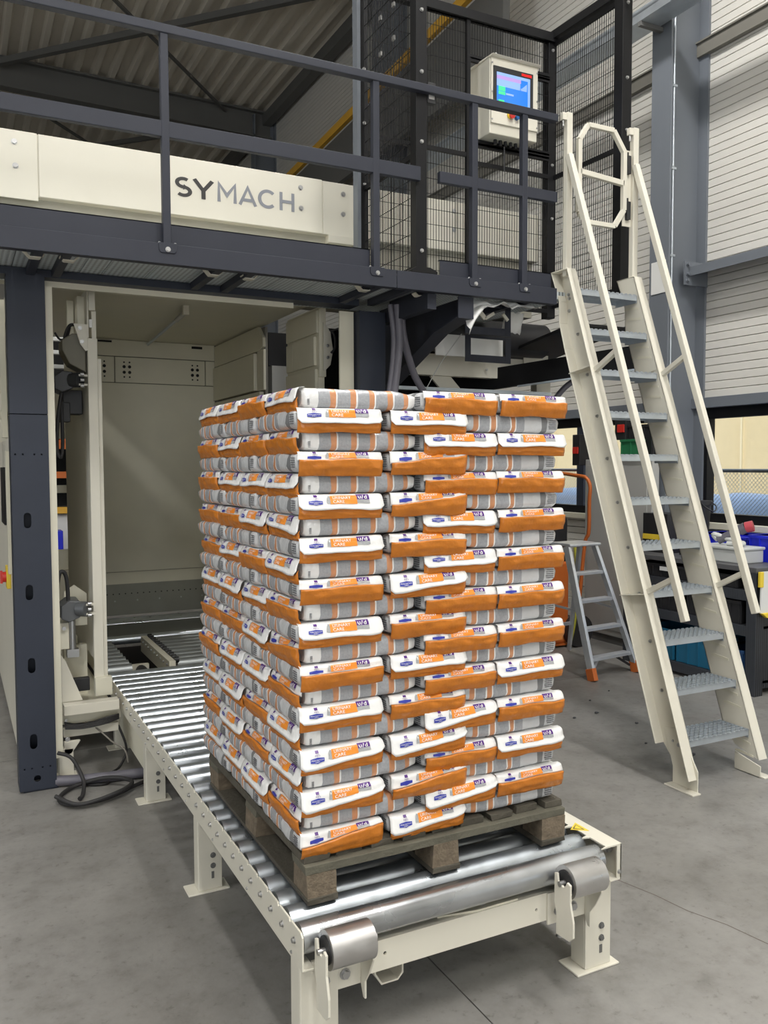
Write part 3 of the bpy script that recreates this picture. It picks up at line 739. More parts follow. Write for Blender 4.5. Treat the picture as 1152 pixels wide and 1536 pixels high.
# front cross beam, channel with holes
m = plate_holes([(0.99, 0.238), (1.955, 0.238), (1.955, 0.335), (0.99, 0.335)], [slot(1.105, 0.275, 0.012, 0.0122, 4), slot(1.155, 0.29, 0.012, 0.0122, 4), slot(1.735, 0.285, 0.012, 0.0122, 4), slot(1.79, 0.287, 0.012, 0.0122, 4)], lambda u, v: (u, 2.28, v), (0, 0.006, 0))
m.box(0.99, 1.955, 2.286, 2.37, 0.329, 0.335); m.box(0.99, 1.955, 2.286, 2.33, 0.238, 0.244)
cb = t.part('cross_beam', m, CREAM, bevel=0.0015)
m = MB().prism([(1.38, 2.35), (1.60, 2.352), (1.68, 2.31), (1.66, 2.285), (1.5, 2.285), (1.36, 2.31)], 'z', 0.335, 0.341); g = t.part('gusset_plate', m, CREAM2)
m = MB(); bolt(m, (1.535, 2.315, 0.341), (0, 0, 1), 0.012, 0.01); bolt(m, (1.60, 2.32, 0.341), (0, 0, 1), 0.012, 0.01); t.part('bolts', m, BOLT, kind='stuff', parent=g)
# hanging channel bracket under the beam
m = MB().prism([(1.15, 0.238), (1.15, 0.185), (1.175, 0.145), (1.235, 0.145), (1.255, 0.165), (1.255, 0.238), (1.249, 0.238), (1.249, 0.168), (1.233, 0.151), (1.178, 0.151), (1.156, 0.187), (1.156, 0.238)], 'y', 2.345, 2.46)
t.part('hanging_bracket', m, CREAM, bevel=0.001)
# end guide drums with their brackets
for x0, nm in ((0.915, 0), (1.785, 1)):
    zc, yc, r = 0.405, 2.198, 0.056
    d = t.part('guide_drum', MB().cyl((x0+0.008, yc, zc), (x0+0.148, yc, zc), r, 32), DRUM, bevel=0.002)
    t.part('hub', MB().cyl((x0+0.004, yc, zc), (x0+0.008, yc, zc), r*0.72, 24, 1).cyl((x0-0.02, yc, zc), (x0+0.17, yc, zc), 0.009, 10), [BOLT, BLACKP], parent=d)
    fk = lambda L_: [(yc+(a-yc)*2.1-0.006, b) for a, b in L_]
    fork = fk([(yc-0.020, 0.23), (yc+0.012, 0.225), (yc+0.012, 0.30), (yc+0.017, 0.33), (yc+0.017, 0.432), (yc+0.010, 0.436), (yc+0.008, 0.41), (yc-0.006, 0.40), (yc-0.012, 0.415), (yc-0.014, 0.425), (yc-0.022, 0.42), (yc-0.022, 0.36), (yc-0.03, 0.30), (yc-0.03, 0.25)])
    t.part('drum_bracket', MB().prism(fork, 'x', x0-0.016, x0-0.008), CREAM, bevel=0.0015)
    x2 = x0+0.152
    t.part('drum_bracket', MB().prism([(yc-0.012, 0.425), (yc+0.015, 0.435), (2.272, 0.35), (2.272, 0.225), (2.255, 0.19), (2.243, 0.19), (2.243, 0.245), (2.215, 0.285), (yc-0.012, 0.34)], 'x', x2, x2+0.007), CREAM, bevel=0.0015)
    m = MB().box(x0-0.008, x2, 2.272, 2.279, 0.225, 0.335); pl = t.part('mounting_plate', m, CREAM)
    m = MB()
    for xx in (x0+0.035, x0+0.10): bolt(m, (xx, 2.272, 0.268), (0, -1, 0), 0.013, 0.009)
    t.part('bolts', m, BOLT, kind='stuff', parent=pl)
m = MB().cyl((1.90, 2.36, 0.12), (1.90, 2.36, 0.3), 0.008, 8).cyl((1.90, 2.36, 0.11), (1.90, 2.36, 0.125), 0.014, 6); t.part('adjusting_bolt', m, BOLT)
t.part('drive_cover', MB().box(0.90, 0.985, 4.62, 5.5, 0.12, 0.33), CREAM2, bevel=0.004)

# ================================================================== PALLETISER BODY
p = Thing('palletiser', (1.4, 6.4, 0), 'cream and blue-grey palletising machine with an open bay behind the pallet', 'machine')
def column(x0, x1, y0, zt, split, slots, dots):
    holes_lo = [slot(a, b, 0.038, 0.085 if b > 0.2 else 0.0381) for a, b in slots]+[slot(a, b, 0.010, 0.0101, 4) for a, b in dots if b < split]
    holes_hi = [slot(a, b, 0.010, 0.0101, 4) for a, b in dots if b >= split]
    for za, zb, hl in ((0.012, split, holes_lo), (split+0.005, zt, holes_hi)):
        m = plate_holes([(x0, za), (x1, za), (x1, zb), (x0, zb)], hl, lambda u, v: (u, y0, v), (0, 0.006, 0))
        m.box(x0, x0+0.006, y0+0.006, y0+0.16, za, zb); m.box(x1-0.006, x1, y0+0.006, y0+0.16, za, zb); m.box(x0+0.006, x1-0.006, y0+0.154, y0+0.16, za, zb)
        if za < 1: m.box(x0+0.02, x1+0.01, y0+0.01, y0+0.15, 0.0, 0.012)
        p.part('frame_column', m, NAVY, bevel=0.002)
column(0.28, 0.472, 4.994, 2.845, 2.085, [(0.355, 1.51), (0.355, 1.115), (0.357, 0.71), (0.357, 0.285), (0.372, 0.075)], [(0.302, 1.87), (0.34, 1.87), (0.398, 1.87), (0.435, 1.87), (0.307, 0.135), (0.345, 0.135), (0.40, 0.135), (0.44, 0.135)])
column(2.362, 2.548, 4.994, 2.80, 2.085, [], [])
p.part('head_beam', MB().box(-1.2, 2.362, 5.0, 5.15, 2.832, 2.872), NAVY)
p.part('side_strip', MB().box(0.474, 0.512, 5.03, 5.05, 0.16, 2.79).box(0.506, 0.512, 5.05, 5.09, 0.16, 2.79), CREAM2)
p.part('side_strip', MB().box(2.25, 2.35, 5.06, 5.075, 0.3, 2.80), CREAM2)
p.part('header_strip', MB().box(0.48, 1.95, 5.1, 5.13, 2.80, 2.836), CREAM2)
# chamber: rear wall, roof, right wall
ch = p.part('chamber_wall', MB().box(1.02, 2.26, 7.965, 8.0, 0.84, 2.965), WALLG)
for (xa, xb, za, zb) in ((1.326, 2.143, 2.562, 2.79), (1.03, 1.318, 2.562, 2.79), (2.150, 2.236, 2.562, 2.79), (1.03, 2.236, 2.797, 2.942), (1.03, 2.236, 0.845, 2.556)):
    p.part('wall_panel', MB().box(xa, xb, 7.945, 7.965, za, zb), CREAM2, bevel=0.003, parent=ch)
m = MB()
for cx in (1.208, 1.428, 2.048):
    for dx in (-0.024, 0.024):
        for dz, r in ((-0.07, 0.008), (-0.028, 0.015), (0.022, 0.015), (0.062, 0.008)):
            m.cyl((cx+dx, 7.946, 2.682+dz), (cx+dx, 7.942, 2.682+dz), r, 8)
m.box(2.02, 2.12, 7.941, 7.946, 2.90, 2.922); m.box(1.18, 1.30, 7.941, 7.946, 2.915, 2.932)
p.part('bolt_holes', m, HOLE, kind='stuff', parent=ch)
p.part('sill_plate', MB().box(1.0, 2.26, 7.93, 7.965, 0.45, 0.735), mat('sill_grey', (0.29, 0.29, 0.25), 0.5, metal=0.2, var=0.06))
p.part('sill_ledge', MB().prism([(7.93, 0.735), (7.965, 0.84), (8.0, 0.84), (8.0, 0.735)], 'x', 1.0, 2.26), CREAM2)
m = MB()
for k in range(22): m.cyl((1.05+k*0.054, 7.931, 0.645), (1.05+k*0.054, 7.926, 0.645), 0.006, 6)
for k in range(6): m.cyl((1.08+k*0.2, 7.931, 0.58), (1.08+k*0.2, 7.926, 0.58), 0.008, 6, 1)
p.part('bolt_row', m, [HOLE, BOLT], kind='stuff')
p.part('chamber_roof', MB().box(0.55, 2.30, 5.15, 8.0, 2.945, 2.965).box(0.6, 1.85, 5.22, 5.24, 2.925, 2.945).box(0.6, 1.75, 5.42, 5.44, 2.93, 2.945), CREAM2)
rw = p.part('chamber_wall', MB().box(2.262, 2.285, 6.56, 7.96, 0.45, 2.92), WALLG)
p.part('wall_panel', MB().prism([(6.545, 2.345), (6.545, 2.78), (6.60, 2.78), (6.66, 2.72), (7.945, 2.72), (7.945, 2.93), (6.62, 2.93), (6.54, 2.86), (6.54, 2.345)][::-1] if False else [(6.62, 2.735), (7.945, 2.735), (7.945, 2.93), (6.66, 2.93), (6.54, 2.83), (6.54, 2.76)], 'x', 2.235, 2.262), CREAM2, bevel=0.004, parent=rw)
p.part('wall_panel', MB().box(2.218, 2.262, 6.72, 7.935, 2.42, 2.725), CREAM2, bevel=0.005, parent=rw)
p.part('wall_panel', MB().box(2.225, 2.262, 6.60, 7.935, 0.5, 2.405), CREAM2, bevel=0.005, parent=rw)
p.part('wall_panel', MB().box(2.24, 2.262, 6.54, 6.70, 2.415, 2.74), CREAM2, bevel=0.004, parent=rw)
p.part('guide_rod', MB().cyl((1.51, 6.1, 2.90), (1.61, 7.9, 2.91), 0.012, 10).cyl((1.51, 6.1, 2.90), (1.53, 6.45, 2.90), 0.018, 10, 1).box(1.49, 1.53, 6.07, 6.11, 2.88, 2.945, 2), [ZINC, BOLT, CREAM])
# left squaring door: tall leaf seen nearly edge-on, with upper bracket and hinge blocks
d = p.part('squaring_door', MB().box(0.742, 0.80, 5.40, 5.43, 0.49, 2.575).box(0.80, 0.826, 5.43, 5.445, 0.47, 2.46).box(0.742, 0.752, 5.43, 6.62, 0.62, 2.575), CREAM, bevel=0.004)
p.part('door_top_stile', MB().box(0.752, 0.79, 5.39, 5.43, 2.74, 2.885).box(0.742, 0.752, 5.40, 5.62, 2.575, 2.87).box(0.772, 0.80, 5.43, 5.445, 2.575, 2.745), CREAM, bevel=0.003, parent=d)
p.part('hinge_block', MB().box(0.756, 0.775, 5.41, 5.42, 2.64, 2.69), WHITEP, bevel=0.002, parent=d)
m = MB().prism([(0.665, 2.655), (0.742, 2.655), (0.742, 2.50), (0.73, 2.495), (0.70, 2.535), (0.685, 2.59)], 'y', 5.39, 5.40)
br = p.part('hinge_bracket', m, CREAM, bevel=0.001)
m = MB(); bolt(m, (0.70, 5.39, 2.63), (0, -1, 0), 0.009, 0.008); bolt(m, (0.71, 5.39, 2.55), (0, -1, 0), 0.009, 0.008); p.part('bolts', m, BOLT, kind='stuff', parent=br)
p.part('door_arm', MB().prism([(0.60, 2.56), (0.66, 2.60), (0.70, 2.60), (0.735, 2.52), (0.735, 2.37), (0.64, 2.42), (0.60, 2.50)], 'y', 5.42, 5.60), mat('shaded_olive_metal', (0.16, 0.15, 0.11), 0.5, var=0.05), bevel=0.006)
p.part('door_support', MB().box(0.655, 0.695, 5.62, 5.66, 2.45, 2.83).box(0.70, 0.742, 5.5, 5.6, 2.58, 2.84), CREAM2, bevel=0.003)
def actuator(z, y, dark):
    a = p.part('actuator', MB().prism([(0.555, z-0.055), (0.60, z-0.075), (0.66, z-0.05), (0.68, z+0.0), (0.66, z+0.05), (0.60, z+0.055), (0.555, z+0.02)], 'y', y, y+0.20).cyl((0.655, y+0.02, z), (0.70, y-0.02, z), 0.045, 16), dark, bevel=0.006)
    p.part('mounting_fork', MB().box(0.69, 0.745, y-0.03, y, z+0.022, z+0.034).box(0.69, 0.745, y-0.03, y, z-0.034, z-0.022), CREAM, parent=a)
    m = MB()
    for q in ((0.70, 0.035), (0.70, -0.035), (0.70, 0.0)): m.cyl((q[0], y-0.035, z+q[1]), (q[0]+0.02, y-0.035, z+q[1]), 0.012, 8)
    p.part('bolts', m, BOLT, kind='stuff', parent=a); return a
actuator(2.325, 5.45, mat('motor_black', (0.035, 0.037, 0.04), 0.45, var=0.1)); actuator(0.945, 5.35, mat('motor_grey', (0.10, 0.105, 0.11), 0.4, var=0.08))
p.part('actuator_body', MB().box(0.62, 0.735, 5.62, 5.75, 2.13, 2.28).box(0.60, 0.66, 5.60, 5.7, 2.08, 2.2), BLACKP, bevel=0.004)
p.part('air_cylinder', MB().cyl((0.635, 5.55, 0.66), (0.635, 5.55, 0.90), 0.022, 12).box(0.60, 0.67, 5.52, 5.58, 0.62, 0.67).box(0.605, 0.665, 5.52, 5.58, 0.86, 0.9), BOLT)
p.part('valve_block', MB().box(0.54, 0.60, 5.40, 5.48, 0.70, 0.86).cyl((0.57, 5.39, 0.83), (0.57, 5.38, 0.83), 0.012, 8, 1), [CREAM2, BOLT], bevel=0.003)
p.part('hinge_plate', MB().prism([(0.60, 1.02), (0.66, 1.06), (0.735, 1.0), (0.735, 0.80), (0.60, 0.80)], 'y', 5.62, 5.63), CREAM2)
for pts, r in (([(0.60, 5.5, 2.25), (0.575, 5.48, 2.1), (0.565, 5.48, 1.92), (0.585, 5.48, 1.86), (0.60, 5.5, 1.95), (0.60, 5.52, 2.2)], 0.011),
               ([(0.735, 5.55, 2.66), (0.66, 5.5, 2.66), (0.625, 5.5, 2.58), (0.62, 5.5, 2.48)], 0.010),
               ([(0.60, 5.40, 0.98), (0.59, 5.39, 1.14), (0.555, 5.38, 1.17), (0.535, 5.38, 1.05), (0.54, 5.38, 0.9)], 0.012),
               ([(0.57, 5.5, 2.61), (0.60, 5.5, 2.57), (0.64, 5.5, 2.59), (0.66, 5.52, 2.65)], 0.006)):
    p.part('cable', MB().tube(bez(pts), r, 8), RUBBER)
# base frame left of the conveyor
p.part('base_beam', MB().box(0.535, 0.845, 5.15, 5.23, 0.36, 0.42), CREAM, bevel=0.003)
p.part('base_beam', MB().box(0.535, 0.845, 5.2, 5.24, 0.22, 0.27), CREAM, bevel=0.003)
p.part('base_frame', MB().box(0.535, 0.87, 5.26, 5.29, 0.28, 0.36).box(0.53, 0.84, 5.4, 6.8, 0.30, 0.34), CREAM2)
p.part('corner_gusset', MB().prism([(0.535, 0.42), (0.65, 0.42), (0.56, 0.66), (0.535, 0.70)], 'y', 5.24, 5.255), CREAM)
p.part('door_post_foot', MB().box(0.74, 0.84, 5.36, 5.42, 0.40, 0.51), CREAM2, bevel=0.003)
p.part('post_lower', MB().box(0.60, 0.74, 5.7, 5.76, 0.30, 0.66), CREAM2); p.part('damper', MB().box(0.62, 0.72, 5.45, 5.5, 0.42, 0.5), BLACKP, bevel=0.004)
p.part('foot_plate', MB().box(0.48, 0.60, 5.10, 5.22, 0, 0.012).box(0.50, 0.58, 5.14, 5.2, 0.012, 0.17).prism([(0.53, 0.21), (0.62, 0.21), (0.57, 0.14), (0.53, 0.13)], 'y', 5.14, 5.17), CREAM, bevel=0.002)
m = MB()
for q in range(5): m.tube(bez([(0.54, 5.16+0.01*q, 0.285+0.006*q), (0.64, 5.15+0.012*q, 0.278+0.006*(q % 3)), (0.76, 5.16, 0.285+0.008*q), (0.845, 5.18, 0.30+0.006*q)]), 0.006, 6)
p.part('cable_bundle', m, RUBBER, kind='stuff')
m = MB(); bolt(m, (0.545, 5.10, 0.24), (0, -1, 0), 0.01, 0.012); bolt(m, (0.545, 5.15, 0.335), (0, -1, 0), 0.006, 0.006); p.part('bolts', m, BOLT, kind='stuff')
# inner frame uprights seen through the gap beside the door
p.part('inner_upright', MB().box(0.662, 0.695, 7.02, 7.05, 0.3, 2.4), CREAM2)
p.part('inner_panel', MB().box(0.70, 0.84, 7.0, 7.02, 2.02, 2.50), CREAM2, bevel=0.002); p.part('inner_panel', MB().box(0.66, 0.84, 7.0, 7.02, 0.3, 1.16), CREAM2, bevel=0.002)
p.part('inner_rail', MB().box(0.66, 0.84, 7.0, 7.03, 1.60, 1.66), CREAM2, bevel=0.002)
p.part('inner_rail', MB().box(0.66, 0.84, 6.98, 7.0, 0.98, 1.0), CREAM, bevel=0.002)
# right squaring plate
d = p.part('squaring_door', MB().prism([(5.47, 2.90), (6.10, 2.90), (6.10, 0.5), (5.50, 0.5), (5.50, 2.42), (5.47, 2.42)], 'x', 2.28, 2.33), CREAM2, bevel=0.004)
p.part('wall_panel', MB().box(2.258, 2.28, 5.52, 5.93, 2.5, 2.70), CREAM2, bevel=0.004, parent=d)
p.part('wall_panel', MB().box(2.262, 2.28, 5.95, 6.08, 2.5, 2.70), CREAM2, bevel=0.004, parent=d)
p.part('wall_panel', MB().prism([(5.48, 2.72), (5.48, 2.875), (6.08, 2.875), (6.08, 2.72)], 'x', 2.262, 2.28), CREAM2, bevel=0.004, parent=d)
p.part('wall_panel', MB().box(2.258, 2.28, 5.50, 6.08, 1.6, 2.475), CREAM2, bevel=0.004, parent=d)
p.part('hinge_bracket', MB().prism([(2.30, 2.79), (2.35, 2.73), (2.37, 2.60), (2.35, 2.50), (2.31, 2.46), (2.30, 2.46)], 'y', 5.44, 5.455), CREAM, bevel=0.002, parent=d)
m = MB(); bolt(m, (2.33, 5.44, 2.63), (0, -1, 0), 0.009, 0.008); bolt(m, (2.33, 5.44, 2.55), (0, -1, 0), 0.009, 0.008); p.part('bolts', m, BOLT, kind='stuff', parent=d)
p.part('cable', MB().tube(bez([(2.34, 5.43, 2.74), (2.37, 5.42, 2.70), (2.375, 5.42, 2.62), (2.35, 5.43, 2.58)]), 0.008, 8), RUBBER)
p.part('side_housing', MB().box(2.34, 2.55, 6.62, 8.0, 0.2, 2.62), GREYCAB); p.part('recess_shade_plate', MB().box(2.36, 2.5, 5.16, 5.2, 0.2, 2.8), BLACK); p.part('upper_housing', MB().box(2.34, 2.55, 6.7, 8.0, 2.63, 2.9), BLACKP)  # black plate in the gap stands in for the shade behind the column
p.part('junction_plate', MB().box(2.325, 2.34, 6.75, 6.95, 2.36, 2.5), WHITEP, bevel=0.002)
# rollers and chain transfer inside the bay
m = MB()
k = 0
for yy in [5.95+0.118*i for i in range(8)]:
    p.part('bay_roller', MB().cyl((1.37, yy, RZ), (2.18, yy, RZ), 0.046, 20), ROLL_SHADE)
    p.part('bay_roller', MB().cyl((0.88, yy, RZ), (1.06, yy, RZ), 0.046, 16), ROLL_SHADE)
for yy in (6.93, 7.62, 7.7, 7.78): p.part('bay_roller', MB().cyl((0.86, yy, 0.42), (2.18, yy, 0.42), 0.035, 16), ROLLER)
m = MB().box(1.30, 1.345, 5.86, 6.86, 0.33, 0.452); cbm = p.part('chain_beam', m, CREAM2)
m = MB()
for q in range(13): m.cyl((1.345, 5.9+q*0.076, 0.452), (1.375, 5.9+q*0.076, 0.452), 0.022, 10)
p.part('chain_wheels', m, BLACKP, kind='stuff', parent=cbm)
m = MB()
for q in range(9): bolt(m, (1.30, 5.92+q*0.105, 0.42), (-1, 0, 0), 0.007, 0.007)
p.part('bolts', m, BOLT, kind='stuff', parent=cbm)
p.part('bay_side_frame', MB().box(0.862, 0.875, 5.87, 7.9, 0.34, 0.45), CREAM2); p.part('bay_side_frame', MB().box(2.18, 2.2, 5.87, 7.9, 0.34, 0.45), CREAM2)
p.part('bay_shade_sheet', MB().box(0.88, 2.18, 5.88, 7.9, 0.14, 0.16), BLACK)  # added black sheet, shade below the bay rollers put into its colour
p.part('bay_floor_plate', MB().box(0.87, 2.2, 7.0, 7.58, 0.40, 0.432), mat('worn_dark_plate', (0.16, 0.17, 0.16), 0.4, metal=0.5, var=0.15))
p.part('lift_frame', MB().box(1.06, 1.3, 5.92, 6.0, 0.26, 0.30).box(1.08, 1.26, 6.35, 6.39, 0.28, 0.34).cyl((1.2, 6.2, 0.3), (1.2, 6.34, 0.3), 0.04, 12, 1), [CREAM2, BLACKP])
p.part('side_skin', MB().box(0.31, 0.37, 5.45, 7.9, 0.06, 1.98), CREAM, bevel=0.004)
m = MB().box(0.295, 0.31, 6.1, 6.5, 1.42, 1.80); p.part('side_window', m, BLACK)
p.part('side_trim', MB().box(0.285, 0.31, 5.6, 5.68, 1.15, 1.90), CREAM2, bevel=0.003)
p.part('side_skin', MB().box(0.34, 0.36, 5.2, 7.9, 1.99, 2.94), CREAM2)  # added upper panel that keeps daylight from the left off the door leaf
sw = p.part('main_switch', MB().box(0.285, 0.31, 5.84, 5.98, 1.03, 1.17), YELB, bevel=0.003)
p.part('switch_handle', MB().cyl((0.285, 5.91, 1.10), (0.262, 5.91, 1.10), 0.034, 16).box(0.25, 0.264, 5.895, 5.925, 1.06, 1.14), REDP, parent=sw)
for zz in (2.12, 2.30, 2.52, 2.72): p.part('upper_bracket', MB().box(0.12, 0.33, 6.2, 6.3, zz, zz+0.06), BOLT if zz in (2.52,) else CREAM2, bevel=0.004)
for zz in (2.42, 2.62): p.part('spindle', MB().cyl((0.2, 6.25, zz), (0.33, 6.25, zz+0.02), 0.035, 12), BOLT)
p.part('upper_post', MB().box(0.12, 0.2, 6.4, 6.5, 1.98, 2.9), CREAM2); p.part('upper_post', MB().box(0.27, 0.30, 5.6, 5.66, 1.98, 2.8), CREAM2)
# head box on the platform, with lettering
HB = 5.45
hb = p.part('head_box', MB().prism([(HB, 3.385), (HB, 3.745), (HB+0.5, 3.745), (HB+0.5, 3.385)], 'x', -1.6, 4.12), CREAM)
p.part('head_base', MB().box(-1.6, 4.1, HB+0.05, HB+0.5, 2.96, 3.385), mat('head_base_shaded', (0.43, 0.41, 0.34), 0.5, var=0.04), parent=hb)  # darker cream, shade below the box lip put into its colour
p.part('cover_panel', MB().box(-1.6, 0.492, HB-0.008, HB, 3.36, 3.75), CREAM, bevel=0.003, parent=hb)
p.part('cover_panel', MB().box(0.498, 2.296, HB-0.008, HB, 3.387, 3.748), CREAM, bevel=0.003, parent=hb)
p.part('cover_panel', MB().box(2.302, 4.12, HB-0.008, HB, 3.385, 3.743), CREAM, bevel=0.003, parent=hb)
p.part('bracket_plate', MB().box(2.34, 2.53, HB-0.012, HB+0.05, 3.335, 3.386), CREAM, bevel=0.002, parent=hb)
m = MB()
for x, z in ((0.368, 3.683), (0.372, 3.547), (2.139, 3.673), (2.142, 3.537), (2.453, 3.673), (2.452, 3.537), (3.35, 3.675), (3.35, 3.54)): bolt(m, (x, HB-0.008, z), (0, -1, 0), 0.013, 0.007)
p.part('bolts', m, BOLT, kind='stuff', parent=hb)
sx0, sx1 = 1.294, 2.098
def letters(idx, mt):
    m = MB()
    for s, x0, x1 in idx:
        v2, f2 = stroke_text(s, x0, x1, 3.505, 3.625, 0.17)
        m.add([(a, HB-0.0095-0.0006*c, b) for a, b, c in v2], f2)
    p.part('lettering', m, mt, parent=hb)
letters([('S', 1.294, 1.402), ('Y', 1.406, 1.545)], LETK); letters([('M', 1.565, 1.695), ('A', 1.708, 1.83), ('C', 1.838, 1.962), ('H', 1.988, 2.094)], LETG)
p.part('roof_clutter', MB().box(0.5, 1.2, 6.2, 6.4, 2.97, 3.2), BLACK)

# ================================================================== PLATFORM WITH RAILING
t = Thing('platform', (1.2, 4.4, 2.83), 'dark blue-grey steel platform with railing above the conveyor', 'platform')
PL0, PL1, PY = -1.4, 3.48, 4.40
t.part('edge_beam', MB().prism([(PY, 2.83), (PY, 2.932), (PY+0.05, 2.932), (PY+0.05, 2.926), (PY+0.006, 2.926), (PY+0.006, 2.836), (PY+0.05, 2.836), (PY+0.05, 2.83)], 'x', PL0, 2.32), NAVY2, bevel=0.002)
t.part('edge_beam', MB().prism([(PY, 2.83), (PY, 2.932), (PY+0.05, 2.932), (PY+0.05, 2.926), (PY+0.006, 2.926), (PY+0.006, 2.836), (PY+0.05, 2.836), (PY+0.05, 2.83)], 'x', 2.323, PL1), NAVY2, bevel=0.002)
t.part('kick_plate', MB().box(PL0, 2.17, PY+0.05, PY+0.055, 2.93, 3.045).box(PL0, 2.17, PY+0.05, PY+0.075, 3.04, 3.045), NAVY2)
t.part('kick_plate', MB().box(2.64, 3.47, PY+0.05, PY+0.055, 2.93, 3.035).box(2.64, 3.47, PY+0.05, PY+0.075, 3.03, 3.035), NAVY2)
def post(x, base, z0, z1):
    a = t.part('railing_post', MB().box(x-0.02, x+0.02, PY+0.004, PY+0.044, z0, z1), NAVY2, bevel=0.003)
    pl = [(x-0.045, 2.935), (x-0.045, 2.90), (x-0.035, 2.885), (x+0.035, 2.885), (x+0.045, 2.90), (x+0.045, 2.935)]
    t.part('foot_bracket', MB().prism(pl, 'y', PY-0.006, PY), NAVY2, bevel=0.001, parent=a)
    m = MB(); bolt(m, (x, PY-0.006, 2.902), (0, -1, 0), 0.010, 0.007); bolt(m, (x-0.04, PY+0.01, 2.933), (0, 0, 1), 0.006, 0.006); bolt(m, (x+0.04, PY+0.01, 2.933), (0, 0, 1), 0.006, 0.006)
    t.part('bolts', m, BOLT, kind='stuff', parent=a)
for x in (-0.55, 1.005, 2.195, 2.86, 3.23): post(x, 0, 2.92, 3.98)
t.part('top_rail', MB().box(PL0, PL1, PY-0.002, PY+0.048, 3.975, 4.02), NAVY2, bevel=0.004)
t.part('middle_rail', MB().box(PL0, 2.485, PY+0.006, PY+0.042, 3.465, 3.545), NAVY2, bevel=0.003)
t.part('middle_rail', MB().box(2.615, PL1, PY+0.006, PY+0.042, 3.475, 3.54), NAVY2, bevel=0.003)
# deck planks of punched sheet
x = -1.3
k = 0
while x < 3.4:
    wd = 0.115 if x < 0.75 else 0.235
    m = MB().box(x+0.0025, x+wd-0.0025, PY+0.055, 5.40, 2.876, 2.925)
    t.part('deck_plank', m, PERF); x += wd
for x in (0.40, 0.53, 1.29, 1.47, 2.24, 2.44, 2.60, 3.3):
    t.part('joist', MB().box(x-0.022, x+0.022, PY+0.05, 4.995, 2.835, 2.876), NAVY2, bevel=0.002)
def clip(x, s):
    pts = [(x, 2.905), (x, 2.865), (x+s*0.03, 2.832), (x+s*0.075, 2.832), (x+s*0.095, 2.85)]
    m = MB()
    for a, b in zip(pts[:-1], pts[1:]): m.bar((a[0], PY+0.17, a[1]), (b[0], PY+0.17, b[1]), 0.05, 0.006)
    t.part('deck_clip', m, CREAM)
clip(0.335, 1); clip(0.555, -1) if False else clip(0.60, -1); clip(1.235, 1); clip(1.54, -1); clip(2.14, 1); clip(2.62, -1)
# cantilever bracket under the right end
t.part('cantilever', MB().prism([(4.46, 2.83), (4.46, 2.715), (4.75, 2.66), (5.9, 2.2), (5.9, 2.83)], 'x', 2.82, 2.83).prism([(4.46, 2.715), (4.75, 2.66), (5.9, 2.2), (5.9, 2.19), (4.75, 2.65), (4.46, 2.705)], 'x', 2.77, 2.88).box(2.77, 2.88, 4.45, 4.46, 2.70, 2.83), NAVY2, bevel=0.001)
t.part('cantilever', MB().box(2.56, 2.62, 4.46, 5.1, 2.74, 2.83), NAVY2)

# ================================================================== SAFETY FENCE ON THE PLATFORM
f = Thing('safety_fence', (3.2, 5.3, 2.93), 'black mesh safety fence with square posts on the platform', 'fence')
def fpost(x, y, s, z0, z1, lab=None):
    a = f.part('fence_post', MB().box(x-s/2, x+s/2, y-s/2, y+s/2, z0, z1), BLACK, bevel=0.003)
    m = MB()
    for zz in (z0+0.12, z0+0.75, z0+1.15, z0+1.5, z0+2.0): 
        if zz < z1: bolt(m, (x, y-s/2, zz), (0, -1, 0), 0.009, 0.008)
    f.part('bolts', m, BOLT, kind='stuff', parent=a); return a
a = fpost(2.505, 4.47, 0.075, 2.95, 5.35)
f.part('base_plate', MB().prism([(2.43, 2.936), (2.43, 2.95), (2.46, 2.97), (2.55, 2.97), (2.60, 2.95), (2.60, 2.936)], 'y', 4.41, 4.52), BLACK, parent=a)
f.part('lock_box', MB().box(2.545, 2.60, 4.43, 4.47, 3.93, 4.05).box(2.55, 2.59, 4.425, 4.43, 3.95, 3.99, 1), [BLACKP, BOLT], bevel=0.003, parent=a)
fpost(2.505, 5.24, 0.06, 2.93, 5.4); f.part('fence_post', MB().box(2.45, 2.475, 5.2, 5.27, 2.93, 5.4), STEELG)
fpost(4.13, 5.33, 0.075, 2.93, 5.06); fpost(4.19, 4.60, 0.085, 2.95, 5.9)
f.part('fence_post', MB().box(3.36, 3.39, 5.285, 5.315, 2.95, 5.02), BLACK)
def wires(x0, y0, x1, y1, z0, z1, dv, dh, w=0.0032):
    m = MB(); L = math.hypot(x1-x0, y1-y0); nv = int(L/dv)
    for i in range(nv+1):
        q = i/nv; xx = x0+(x1-x0)*q; yy = y0+(y1-y0)*q
        m.box(xx-w/2, xx+w/2, yy-w/2, yy+w/2, z0, z1)
    nh = int((z1-z0)/dh)
    for j in range(nh+1):
        zz = z0+(z1-z0)*j/nh
        m.bar((x0, y0+0.004, zz), (x1, y1+0.004, zz), w, w)
    return m
def panel(x0, y0, x1, y1, z0, z1, mids, dv=0.022, dh=0.105, frame=0.03):
    for zz in [z0, z1]+mids: a = f.part('panel_rail', MB().bar((x0, y0, zz), (x1, y1, zz), 0.02, frame), BLACK)
    f.part('wire_mesh', wires(x0, y0, x1, y1, z0, z1, dv, dh), BLACK, kind='stuff', parent=a)
# back panel left and right of the control cabinet (which fills its own cut-out)
panel(2.55, 5.30, 3.36, 5.30, 2.98, 5.0, [4.04])
panel(3.39, 5.30, 4.10, 5.30, 2.98, 4.12, [3.99]); panel(3.39, 5.30, 4.10, 5.30, 4.735, 5.0, [])
panel(3.90, 5.30, 4.10, 5.30, 4.16, 4.70, [])

